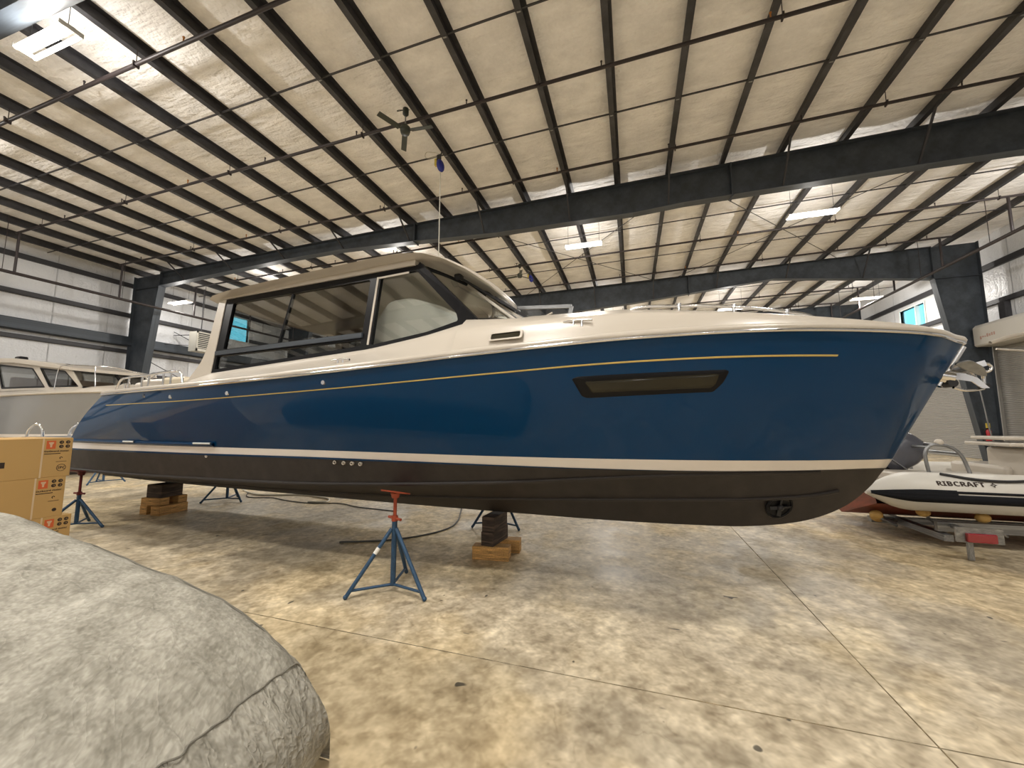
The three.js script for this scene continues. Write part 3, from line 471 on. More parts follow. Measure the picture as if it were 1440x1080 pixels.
  part(wf, 'mullion', [bar(ws(0, 0), ws(0, 1), 0.05, 0.04), bar(ws(0.42, 0), ws(0.42, 1), 0.025, 0.03), bar(ws(-0.42, 0), ws(-0.42, 1), 0.025, 0.03)], M.gel);
  for (const [a, b] of [[0.62, 0.2], [0.1, -0.3]]) { const up = (q) => q.clone().add(V(0.05, 0.03, 0)); part(wf, 'wiper', [bar(up(ws(a, 0.95)), up(ws(b, 0.35)), 0.02, 0.025), bar(up(ws(b + 0.15, 0.62)), up(ws(b - 0.12, 0.05)), 0.015, 0.03), rbox(up(ws(a, 0.97)).x, up(ws(a, 0.97)).y, up(ws(a, 0.97)).z, 0.09, 0.05, 0.09, 0.015)], M.rubber); }
  // centre screen panel swung up over the foredeck
  { const c = [[-1.45, 3.14], [-0.70, 3.085], [-0.76, 2.86], [-1.28, 2.85]].map(([X, Y]) => BP(X, Y, -0.22)); const pf = part(boat, 'opening_screen', c.map((q, i) => bar(q, c[(i + 1) % 4], 0.03, 0.045)), M.galv, 'framed screen panel swung open'); part(pf, 'pane', grid(2, 2, (u, v) => c[0].clone().lerp(c[1], u).lerp(c[3].clone().lerp(c[2], u), v)), M.tint); part(pf, 'stay', rod(BP(-1.25, 2.9, -0.2), BP(-0.95, 3.02, -0.2), 0.012), M.gel); }
  // helm console, wheel and seats
  part(boat, 'helm_console', [extrude(rounded([[-3.02, 1.5], [-3.0, 2.52], [-2.88, 2.66], [-2.66, 2.98], [-2.4, 3.0], [-2.0, 2.86], [-1.78, 2.74], [-1.55, 2.62], [-1.5, 1.5]], [0, 0.04, 0.08, 0.08, 0.08, 0.06, 0.06, 0.02, 0], 4), 0.72, [], 0.04).translate(0, 0, -CL(-2.3) + 0.18), extrude(rounded([[-2.75, 1.5], [-2.75, 2.5], [-2.6, 2.62], [-1.5, 2.62], [-1.5, 1.5]], 0.03, 3), 1.2, [], 0.03).translate(0, 0, -CL(-2.3) - 1.08)], M.gel, 'white moulded helm console');
  const wheel = part(boat, 'steering_wheel', [new THREE.TorusGeometry(0.19, 0.018, 8, 32), ...[0, 2.09, 4.19].map((a) => new THREE.CylinderGeometry(0.012, 0.012, 0.19, 6).translate(0, 0.095, 0).rotateZ(a)), new THREE.CylinderGeometry(0.03, 0.03, 0.06, 10).rotateX(Math.PI / 2)].map((g) => g.rotateY(Math.PI / 2).rotateZ(-0.5).translate(-3.08, 2.66, -(CL(-3.05) - 0.6))), M.chrome);
  part(wheel, 'column', rod([-3.06, 2.64, -(CL(-3.05) - 0.6)], [-2.86, 2.52, -(CL(-3.05) - 0.6)], 0.03), M.black);
  for (const L of [0.55, -0.5]) { const st = part(boat, 'helm_seat', [rbox(-3.75, 2.18, -(CL(-3.7) - L), 0.5, 0.14, 0.6, 0.05), rbox(-3.98, 2.42, -(CL(-4) - L), 0.13, 0.46, 0.56, 0.05)], M.paleCushion); part(st, 'pedestal', [rod([-3.75, 1.47, -(CL(-3.7) - L)], [-3.75, 2.12, -(CL(-3.7) - L)], 0.06)], M.chrome); }
  part(boat, 'saloon_bench', [rbox(-4.75, 1.75, -(CL(-4.7) + 0.75), 0.9, 0.5, 0.55, 0.05), rbox(-4.75, 2.2, -(CL(-4.7) + 1.0), 0.9, 0.55, 0.14, 0.05), rbox(-3.3, 2.0, -(CL(-3.3) + 0.9), 0.6, 1.0, 0.3, 0.03)], M.teak);
  // anchor gear on the stem
  const stem = line('sheer', 1);
  const stemPt = (k) => { const a = line('sheer', 1).lerp(line('top', 1), k); return BP(a.x, a.z, 0); };
  part(boat, 'stem_plate', tube([stemPt(0.02), stemPt(0.2), stemPt(0.36)].map((q) => q.add(V(0.012, 0, 0))), 0.03, 8, 16), M.chrome, 'polished steel stem plate');
  const an = part(boat, 'anchor', [rod(stemPt(0.27).add(V(-0.03, 0, 0)), stemPt(0.27).add(V(0.06, -0.02, 0)), 0.06, 14), bar(stemPt(0.25), stemPt(0.25).add(V(0.28, 0.08, 0)), 0.04, 0.05)], M.chrome, 'polished anchor stowed on the stem');
  { const o = stemPt(0.25);
    part(an, 'fluke', extrude(rounded([[0.02, 0.10], [0.12, 0.13], [0.22, 0.06], [0.25, -0.02], [0.19, 0.0], [0.10, 0.05]], 0.03), 0.016, [], 0.004).rotateX(0.35).translate(o.x, o.y - 0.02, o.z + 0.05), M.galv); part(an, 'fluke', extrude(rounded([[0.02, 0.10], [0.12, 0.13], [0.22, 0.06], [0.25, -0.02], [0.19, 0.0], [0.10, 0.05]], 0.03), 0.016, [], 0.004).rotateX(-0.35).translate(o.x, o.y - 0.02, o.z - 0.07), M.chrome); part(an, 'guard_bar', tube([[0.02, -0.13, 0.06], [0.10, -0.155, 0.04], [0.22, -0.15, 0], [0.27, -0.14, -0.02]].map((a) => V(o.x + a[0], o.y + a[1], o.z + a[2])), 0.012, 6, 16), M.chrome);
    part(an, 'roller', [rod([o.x + 0.03, o.y - 0.09, o.z - 0.05], [o.x + 0.03, o.y - 0.09, o.z + 0.05], 0.035, 12), rod([o.x + 0.26, o.y - 0.12, o.z - 0.04], [o.x + 0.26, o.y - 0.12, o.z + 0.04], 0.02, 10)], M.rubber);
    part(an, 'shackle', [new THREE.TorusGeometry(0.035, 0.012, 6, 14).translate(o.x + 0.29, o.y + 0.04, o.z), new THREE.TorusGeometry(0.03, 0.01, 6, 14).rotateY(1).translate(o.x + 0.26, o.y - 0.02, o.z), rod([o.x + 0.27, o.y + 0.02, o.z], [o.x + 0.26, o.y - 0.13, o.z], 0.012)], M.chrome);
    part(an, 'cheek_plate', extrude([[0.02, 0.02], [0.12, 0.0], [0.2, -0.04], [0.27, -0.13], [0.22, -0.13], [0.16, -0.07], [0.03, -0.04]], 0.012).translate(o.x, o.y - 0.01, o.z + 0.03), M.chrome);
  }
  part(boat, 'mooring_bitt', [rbox(2.45, 2.40, -CL(2.45), 0.16, 0.03, 0.05, 0.012), rod(BP(2.42, 2.3, 0), BP(2.42, 2.4, 0), 0.015), rod(BP(2.48, 2.3, 0), BP(2.48, 2.4, 0), 0.015)], M.chrome);
  // bow thruster
  { const q = BP(1.27, 0.83, 0.215), n = V(0.28, -0.42, 0.86).normalize(), Q = new THREE.Quaternion().setFromUnitVectors(V(0, 0, 1), n), put = (g, d) => g.applyQuaternion(Q).translate(q.x + n.x * d, q.y + n.y * d, q.z + n.z * d);
    const th = part(boat, 'bow_thruster', [put(new THREE.TorusGeometry(0.115, 0.014, 8, 28), 0.004), put(new THREE.CircleGeometry(0.112, 28), 0.004)], M.black, 'black bow thruster tunnel');
    part(th, 'propeller', [put(new THREE.SphereGeometry(0.03, 10, 8), 0.02), ...[0, 1.57, 3.14, 4.71].map((a) => put(new THREE.BoxGeometry(0.03, 0.075, 0.006).rotateY(0.5).translate(0, 0.055, 0).rotateZ(a), 0.02))], M.rubber); }
  // swim platform with chrome staples
  const sp = part(boat, 'swim_platform', [rbox(-9.75, 1.32, -CL(-9.75), 1.8, 0.07, 2.1, 0.03), rod(BP(-8.9, 1.0, 0.6), BP(-9.9, 1.3, 0.6), 0.03), rod(BP(-8.9, 1.0, -0.6), BP(-9.9, 1.3, -0.6), 0.03)], M.galv);
  for (const [X, L] of [[-10.52, 0.95], [-10.1, 0.55]]) part(sp, 'staple_rail', tube([[-0.15, 1.34], [-0.12, 1.48], [0, 1.585], [0.1, 1.5], [0.13, 1.34]].map(([d, Y]) => BP(X + d, Y, L - d * 0.4)), 0.022, 8, 30), M.chrome);
}

// ================= supports =================
const font = await new FontLoader().loadAsync('fonts/droid/droid_sans_bold.typeface.json');
const serif = await new FontLoader().loadAsync('fonts/droid/droid_serif_bold.typeface.json');
const words = (s, size, depth = 0.003, f = font) => new TextGeometry(s, { font: f, size, depth, curveSegments: 3, bevelEnabled: false });

function boatStand(label, top, redMat, hub, at, ry, marked) {       // tripod base, screw post and round pad plate, built at the origin
  const s = thing('boat_stand', label, 'boat stand', [0, 0, 0], 'steel boat stands under the blue hull');
  const R = 0.42, tilt = 0, foot = (k) => { const a = k * 2.0944; return V(Math.cos(a) * R, 0.018, Math.sin(a) * R); };
  for (let k = 0; k < 3; k++) { const f = foot(k), l = part(s, 'leg', [rod(f, V(f.x * 0.06, hub, f.z * 0.06), 0.019, 10), new THREE.SphereGeometry(0.022, 8, 6).translate(f.x, 0.022, f.z)], M.jackBlue); if (marked && k === marked - 1) part(l, 'sticker', rod(f.clone().lerp(V(f.x * 0.06, hub, f.z * 0.06), 0.62), f.clone().lerp(V(f.x * 0.06, hub, f.z * 0.06), 0.71), 0.0205, 10), M.white); }
  for (let k = 0; k < 3; k++) part(s, 'brace', rod(foot(k).multiplyScalar(0.92).setY(0.07), V(0, 0.06, 0), 0.013, 8), M.jackBlue);
  part(s, 'sleeve', [rod(V(0, 0.05, 0), V(0, hub + 0.07, 0), 0.026, 12)], M.jackBlue);
  part(s, 'post', rod(V(0, hub, 0), V(tilt * 0.3, top - 0.03, 0), 0.017, 10), redMat);
  part(s, 'handle', [rod(V(-0.085, hub + 0.10, 0.0), V(0.085, hub + 0.09, 0), 0.014, 8), rod(V(0, hub + 0.07, 0), V(0, hub + 0.12, 0), 0.032, 8)], redMat);
  const pad = part(s, 'pad_plate', [new THREE.CylinderGeometry(0.145, 0.14, 0.014, 24).rotateX(-0.24).translate(tilt * 0.3, top, 0), new THREE.CylinderGeometry(0.05, 0.035, 0.05, 12).translate(tilt * 0.3, top - 0.03, 0)], redMat);
  s.position.set(...at); s.rotation.y = ry; return s;
}
boatStand('blue tripod boat stand with orange pad plate and white sticker, under the chine amidships', 0.925, M.jackOrange, 0.58, [-2.25, 0, -3.35], -0.26, 2);
boatStand('blue tripod boat stand with dark red post and plate beside the cardboard boxes', 0.845, M.jackRed, 0.42, [-8.24, 0, -3.82], 0.28);
boatStand('dark blue tripod boat stand on the far side of the hull behind the timber stack', 0.9, M.jackRed, 0.6, [-2.05, 0, -5.86], 3.74);
boatStand('dark blue tripod boat stand behind the keel, its feet beside the pale hose', 0.77, M.jackRed, 0.55, [-8.05, 0, -6.0], 4.14);
boatStand('dark blue tripod boat stand farthest behind the stern, seen past the red post', 0.95, M.jackRed, 0.6, [-13.6, 0, -6.75], 0.9);

function block(name, label, x, y, p, sx, sy, sz, ry, m, group) {
  const g = uvm(new RoundedBoxGeometry(sx, sy, sz, 2, 0.006), 1.6), o = solo(name, g.rotateY(ry).translate(x, y + sy / 2, -p), m, label, 'timber', group); return o;
}
{ const r = 0.13, x = -1.63, p = 4.60;
  block('timber_block', 'fresh yellow timber on the floor, front piece of the amidships keel stack', x - 0.02, 0, p - 0.14, 0.44, 0.155, 0.155, r, M.timber, 'timbers of the keel stacks');
  block('timber_block', 'fresh yellow timber on the floor, rear piece of the amidships keel stack', x + 0.02, 0, p + 0.17, 0.44, 0.155, 0.155, r, M.timber, 'timbers of the keel stacks');
  block('timber_block', 'old brown timber lying on the fresh yellow ones under the keel amidships', x - 0.03, 0.155, p + 0.0, 0.16, 0.16, 0.42, r - 0.25, M.oldTimber, 'timbers of the keel stacks');
  block('timber_block', 'old brown timber topmost in the amidships keel stack', x - 0.03, 0.315, p + 0.0, 0.165, 0.175, 0.40, r - 0.2, M.oldTimber, 'timbers of the keel stacks');
  const X = -8.15, q = 4.93;
  block('timber_block', 'yellow timber on the floor, aft piece of the stern keel stack', X - 0.15, 0, q, 0.155, 0.155, 0.48, 0.1, M.timber, 'timbers of the keel stacks');
  block('timber_block', 'yellow timber on the floor, forward piece of the stern keel stack', X + 0.16, 0, q, 0.2, 0.155, 0.48, 0.1, M.timber, 'timbers of the keel stacks');
  block('timber_block', 'brown timber lying crosswise second from the floor in the stern keel stack', X, 0.155, q - 0.14, 0.42, 0.13, 0.16, 0.1, M.timber, 'timbers of the keel stacks');
  block('timber_block', 'brown timber second from the floor at the back of the stern keel stack', X, 0.155, q + 0.15, 0.42, 0.13, 0.16, 0.1, M.timber, 'timbers of the keel stacks');
  block('timber_block', 'dark old timber topmost in the stern keel stack', X, 0.285, q, 0.34, 0.225, 0.36, 0.1, M.oldTimber, 'timbers of the keel stacks');
}
// ================= cardboard boxes =================
function carton(label, x, y, p0, p1, h, dx, full) {
  const c = thing('cardboard_box', label, 'box', [x - 0.5, y, -(p0 + p1) / 2], 'stacked cardboard boxes');
  part(c, 'carton', rbox(x - 0.5, y + h / 2, -(p0 + p1) / 2, 1.0, h, p1 - p0, 0.008), M.card);
  const onFace = (g, p, yy) => g.rotateY(Math.PI / 2).translate(x + 0.0015, yy, -p), fp = (k) => p1 - k;      // k metres in from the far edge
  part(c, 'tape', [box(x + 0.001, y + h / 2, -(fp(0.275)), 0.003, h, 0.016), box(x - 0.5, y + h, -(fp(0.275)), 1, 0.003, 0.016)], M.tape);
  const put = (g, k, yy) => g.rotateY(Math.PI / 2).translate(x + 0.001, yy, -fp(k)), t = y + h;
  part(c, 'label_patch', put(new THREE.BoxGeometry(0.085, 0.105, 0.002), 0.205, t - 0.085), M.printRed);
  part(c, 'label_mark', [put(extrude([[-0.022, 0.03], [0.022, 0.03], [0.022, 0.016], [0.01, -0.002], [0.008, -0.035], [-0.008, -0.035], [-0.01, -0.002], [-0.022, 0.016]], 0.002), 0.205, t - 0.082).translate(0.001, 0, 0)], M.printPale);
  const ic = []; for (const [a, b] of [[0.11, 0.055], [0.05, 0.055], [0.11, 0.11], [0.05, 0.11]]) { ic.push(put(new THREE.RingGeometry(0.010, 0.022, 16), a, t - b)); ic.push(put(new THREE.BoxGeometry(0.012, 0.014, 0.001), a + 0.002, t - b)); }
  part(c, 'handling_icons', ic, M.print);
  part(c, 'lettering', [put(words('Outboard motor', 0.021, 0.0015), 0.262, t - 0.178), put(new THREE.BoxGeometry(0.15, 0.009, 0.001), 0.185, t - 0.2)], M.print);
  const low = [put(new THREE.RingGeometry(0.008, 0.016, 12, 1, 0, 4.5), 0.10, t - 0.26), put(new THREE.BoxGeometry(0.10, 0.005, 0.001), 0.095, t - 0.305)];
  if (full) { low.push(put(new THREE.RingGeometry(0.040, 0.046, 24), 0.09, t - 0.385), put(words('IPC', 0.032, 0.001), 0.125, t - 0.4)); low.push(put(new THREE.BoxGeometry(0.07, 0.07, 0.001), 0.61, t - 0.31)); } else low.push(put(new THREE.CircleGeometry(0.022, 14), 0.08, t - 0.42));
  part(c, 'printed_marks', low, M.print);
}
carton('brown cardboard box, lowest of the stack behind the draped cover', -7.2, 0, 1.9, 3.285, 0.40, 0, false);
carton('brown cardboard box with orange label, middle of the stack', -7.2, 0.40, 1.9, 3.19, 0.505, 0, false);
carton('brown cardboard box with orange label, topmost of the stack', -7.2, 0.905, 1.9, 3.22, 0.50, 0, true);

// ================= draped cover =================
{
  const prof = [[-1.36, 0.02], [-1.29, 0.10], [-1.235, 0.27], [-1.29, 0.42], [-1.42, 0.54], [-1.58, 0.64], [-1.80, 0.735], [-2.2, 0.835], [-2.7, 0.92], [-3.3, 1.02], [-3.8, 1.09], [-4.4, 1.11], [-5.4, 1.08], [-6.0, 0.98], [-6.35, 0.78], [-6.45, 0.4], [-6.45, 0.02]];
  const curve = new THREE.CatmullRomCurve3(prof.map(([x, y]) => V(x, y, 0)), false, 'centripetal'); curve.arcLengthDivisions = 800;
  const C = 0.42, HW = 1.21;
  const crease = (x, y) => Math.pow(1 - Math.min(1, Math.abs(vnoise(x, y, 256, 256) - 0.5) * 3.2), 3), wr = (s, w) => 0.006 * vnoise(s * 14 + 2 * w, w * 2.1 + 40, 256, 256) + 0.007 * crease(s * 16 + 5 * w + 50, w * 4 - s * 12 + 60) + 0.005 * crease(s * 30 - 7 * w + 90, w * 7 + s * 18 + 9);
  const at = (s, w, lift = 0) => {
    const q = curve.getPointAt(s), a = Math.abs(w), sq = Math.pow(a, 14), e = Math.pow(Math.max(0, 1 - sq), 1 / 2.6);
    const front = Math.max(0, 1 - s / 0.2), round = 0.15 * Math.pow(a, 5) * (front > 0 ? Math.min(1, front * 1.6) : 0) + 0.05 * a * a * Math.min(1, front * 1.6);
    const y = Math.max(0.012, q.y * e) + (wr(s, w) * 1.5 - 0.01) * Math.min(1, q.y * 6), dome = -0.03 * w * w * Math.min(1, s * 6);
    return W(q.x - round + wr(w * 2 + 3, s * 3) * (0.5 + 1.7 * Math.max(0, Math.min(1, (0.16 - s) / 0.06))), Math.max(0.01, y + dome * q.y + lift), C + HW * w * (1 + 0.02 * (1 - q.y)));
  };
  const cv = thing('draped_cover', 'pale grey fabric cover draped over a low vehicle', 'cover', [-3.9, 0, -0.42]);
  const S0 = 0.098, uvf = (u, v, q) => [q.x * 0.7, q.z * 0.7 + q.y * 0.7];
  part(cv, 'top_panel', grid(260, 170, (u, v) => at(S0 + (1 - S0) * u, v * 2 - 1), uvf), M.cloth, 'pale crumpled top panel');
  part(cv, 'front_panel', grid(60, 170, (u, v) => at(S0 * u, v * 2 - 1), (u, v, q) => [q.z * 0.8, q.y * 0.8]), M.clothFront, 'crumpled front panel');
  part(cv, 'seam', [tube(Array.from({ length: 60 }, (_, i) => at(S0, (i / 59 * 2 - 1) * 0.97, 0.006)), 0.004, 5, 180), ...[-1, 1].map((k) => tube(Array.from({ length: 60 }, (_, i) => at(S0 + (0.9 - S0) * i / 59, k * 0.885, 0.005)), 0.0045, 5, 200))], M.cloth);
}
// ================= inflatable boat on its trailer =================
{
  const rib = thing('inflatable_boat', 'pale grey inflatable boat with black rubbing strake and red bottom on a trailer', 'boat', [6, 0, -7.55]);
  const R = 0.25, cy = 0.70, pc = (side) => (side > 0 ? 6.6 : 8.5);
  const path = [[3.02, 6.6], [3.5, 6.6], [4.5, 6.6], [6, 6.6], [7.6, 6.62], [8.8, 6.85], [9.4, 7.3], [9.55, 7.55], [9.4, 7.8], [8.8, 8.25], [7.6, 8.48], [6, 8.5], [4.5, 8.5], [3.5, 8.5], [3.02, 8.5]];
  const curve = new THREE.CatmullRomCurve3(path.map(([x, p]) => W(x, cy, p)), false, 'centripetal');
  const Lc = curve.getLength(), sec = (s, a, off) => {
    const q = curve.getPointAt(s), t = curve.getTangentAt(s), n = V(0, 1, 0).cross(t).normalize().multiplyScalar(-1), d = Math.min(s, 1 - s) * Lc, r = d < 0.5 ? R * (0.16 + 0.84 * Math.sin(Math.min(1, d / 0.5) * Math.PI / 2)) : R;
    const rise = V(0, d < 0.5 ? -0.02 * (1 - d / 0.5) : 0, 0);
    return q.clone().add(rise).addScaledVector(n, Math.cos(a) * (r + off)).add(V(0, Math.sin(a) * (r + off), 0));
  };
  const sgn = sec(0.1, 0, 0).z > -6.6 ? 1 : -1, A = (a) => (sgn > 0 ? a : Math.PI - a);
  part(rib, 'inflated_tube', [grid(150, 28, (u, v) => sec(u, v * Math.PI * 2, 0)), ...[0, 1].map((s) => grid(1, 20, (u, v) => { const q = curve.getPointAt(s); q.y -= 0.02; return q.lerp(sec(s, v * 6.2832, 0), u); }))], M.tubeWhite);
  const band = (s0, s1, a0, a1, off) => grid(140, 4, (u, v) => sec(s0 + (s1 - s0) * u, A(a0 + (a1 - a0) * v), off * (v === 0 || v === 1 ? 0.2 : 1)));
  part(rib, 'rubbing_strake', [band(0.002, 0.998, -0.42, 0.02, 0.022), band(0.002, 0.998, 0.08, 0.2, 0.014), band(0.002, 0.06, -0.42, 0.24, 0.018)], M.tubeBlack, 'black rubbing strake');
  part(rib, 'grab_line', [tube([0.055, 0.075, 0.095, 0.115, 0.132].map((s, i) => sec(s, A(1.15 - [0, 0.32, 0.4, 0.3, 0.05][i]), 0.02)), 0.017, 6, 40), tube([0.132, 0.15, 0.17, 0.19, 0.21].map((s, i) => sec(s, A(1.1 - [0, 0.25, 0.36, 0.3, 0.05][i]), 0.02)), 0.017, 6, 40)], M.rubber);
  // rigid hull
  const hx = 3.12, ext = 9.0;
  const bot = (X) => Math.max(0, (X - 7) / 2.2), hp = (X, k) => { const b = bot(X), w = 0.98 * Math.sqrt(Math.max(0, 1 - b * b)); return W(X, 0.20 + 0.3 * b * b + (0.52 - 0.20 - 0.1 * b * b) * Math.abs(k), 7.55 - k * w); };
  part(rib, 'rigid_hull', [grid(30, 12, (u, v) => hp(hx + (ext - hx) * u, v * 2 - 1)), grid(12, 3, (u, v) => { const q = hp(hx, u * 2 - 1); q.y += (0.8 - q.y) * v; q.x -= 0.05 * v; return q; })], M.ribRed, 'dull red painted bottom');
  part(rib, 'inner_deck', [rbox(6.0, 0.72, -7.55, 5.6, 0.12, 1.5, 0.03), rbox(4.05, 0.84, -7.0, 1.2, 0.16, 0.42, 0.04), rbox(5.5, 0.9, -7.7, 1.2, 0.2, 1.0, 0.05)], M.gel);
  part(rib, 'hatch', rbox(3.98, 0.90, -6.78, 0.62, 0.06, 0.05, 0.015), M.door);
  const fr = [];
  for (const p of [6.95, 8.15]) fr.push(tube([[3.93, 0.85], [3.91, 1.2], [3.98, 1.29], [4.16, 1.28], [4.28, 1.18], [4.38, 0.85]].map(([x, y]) => W(x, y, p)), 0.022, 8, 40));
  for (const [x, y] of [[3.94, 1.26], [4.1, 1.295], [4.28, 1.18]]) fr.push(rod(W(x, y, 6.95), W(x, y, 8.15), 0.02));
  part(rib, 'roll_frame', fr, M.galv, 'bare metal roll frame');
  part(rib, 'frame_light', [new THREE.SphereGeometry(0.05, 10, 8).translate(4.08, 1.33, -6.97)], M.gel);
  part(rib, 'console_seat', [rbox(5.35, 1.05, -7.3, 0.75, 0.42, 0.6, 0.04), rbox(5.28, 1.31, -7.25, 1.05, 0.05, 0.75, 0.02), rbox(5.3, 1.39, -7.3, 1.0, 0.05, 0.55, 0.02)], M.gel);
  part(rib, 'seat_lettering', words('RC', 0.05, 0.003).translate(5.13, 1.1, -6.998), M.print);
  { const g = words('RIBCRAFT', 0.062, 0.004); g.computeBoundingBox(); const w = g.boundingBox.max.x; g.scale(0.47 / w, 1, 1).rotateX(-0.60); const q = sec(0.08, A(0.56), 0.003); part(rib, 'lettering', g.translate(3.665, q.y - 0.022, q.z + 0.014), M.print, 'dark printed name');
    const st = []; for (let i = 0; i < 8; i++) { const r = i % 2 ? 0.014 : 0.035, a = i * Math.PI / 4 + Math.PI / 2; st.push([Math.cos(a) * r, Math.sin(a) * r]); }
    part(rib, 'emblem', extrude(st, 0.004, [st.map(([a, b]) => [a * 0.55, b * 0.55])]).rotateX(-0.60).translate(4.21, q.y + 0.004, q.z + 0.01), M.print, 'four-pointed star emblem'); }
  // tilted outboard motor
  { const Q = new THREE.Matrix4().makeRotationZ(-0.72), put = (g) => g.applyMatrix4(Q).translate(3.50, 0.78, -7.45);
    const cow = grid(24, 24, (u, v) => { const a = v * Math.PI * 2, y = 0.22 + 0.64 * u, k = interp([[0, 0.66], [0.12, 0.86], [0.45, 1.02], [0.75, 0.98], [0.92, 0.72], [1, 0.0]], u), sq = (c) => Math.sign(c) * Math.pow(Math.abs(c), 0.6); return V(sq(Math.cos(a)) * 0.24 * k + 0.04 * u, y, sq(Math.sin(a)) * 0.2 * k); });
    const m = part(rib, 'outboard_motor', put(cow), M.cowl, 'dark grey tilted outboard cowl');
    part(m, 'leg', [put(new THREE.BoxGeometry(0.26, 0.34, 0.2).translate(0, 0.08, 0)), put(new THREE.BoxGeometry(0.2, 0.3, 0.1).translate(-0.02, -0.15, 0)), put(new THREE.CylinderGeometry(0.06, 0.05, 0.5, 12).rotateZ(Math.PI / 2).scale(0.7, 1, 1).translate(0, -0.32, 0))], M.black);
    part(m, 'trim_band', put(new THREE.BoxGeometry(0.45, 0.012, 0.41).translate(0.0, 0.33, 0)), M.galv); }
  // trailer
  const tr = thing('boat_trailer', 'galvanised roller trailer with red tail lamp under the inflatable boat', 'trailer', [6, 0, -7.4]);
  part(tr, 'frame_rail', [bar(W(3.75, 0.26, 6.62), W(9.6, 0.30, 6.75), 0.06, 0.12)], M.galv); part(tr, 'frame_rail', [bar(W(3.75, 0.26, 8.3), W(9.6, 0.30, 8.2), 0.06, 0.12)], M.galv);
  part(tr, 'cross_beam', bar(W(3.8, 0.14, 6.5), W(3.8, 0.14, 8.4), 0.1, 0.08), M.galv); part(tr, 'cross_beam', bar(W(7.4, 0.18, 6.6), W(7.4, 0.18, 8.3), 0.1, 0.08), M.galv);
  part(tr, 'keel_arm', bar(W(3.45, 0.13, 7.5), W(9.2, 0.2, 7.5), 0.1, 0.08), M.galv);
  for (const [x, y, p] of [[3.28, 0.30, 6.95], [3.36, 0.24, 7.12], [3.46, 0.19, 7.3], [3.72, 0.40, 6.78], [4.28, 0.38, 6.70]]) { const ro = part(tr, 'roller', new THREE.SphereGeometry(0.062, 14, 10).scale(1.25, 1, 1).translate(x, y, -p), M.roller, 'yellow boat roller'); part(ro, 'bracket', rod(W(x, y - 0.02, p), W(x + 0.25, 0.15, p + 0.05), 0.018), M.galv); }
  const tl = part(tr, 'lamp_board', [box(3.80, 0.30, -6.03, 0.42, 0.17, 0.03), box(3.72, 0.13, -6.05, 0.05, 0.24, 0.03), bar(W(3.9, 0.28, 6.06), W(3.9, 0.28, 6.64), 0.04, 0.05)], M.galv);
  part(tl, 'tail_lamp', rbox(3.80, 0.275, -6.0, 0.27, 0.105, 0.05, 0.015), M.lampRed, 'red tail lamp');
  for (const p of [6.35, 8.6]) { const w = part(tr, 'wheel', new THREE.TorusGeometry(0.21, 0.085, 12, 28).translate(6.4, 0.295, -p), M.rubber); part(w, 'hub', new THREE.CylinderGeometry(0.15, 0.15, 0.1, 20).rotateX(Math.PI / 2).translate(6.4, 0.295, -p), M.galv); }
  part(tr, 'axle', rod(W(6.4, 0.295, 6.35), W(6.4, 0.295, 8.6), 0.03), M.galv);
}
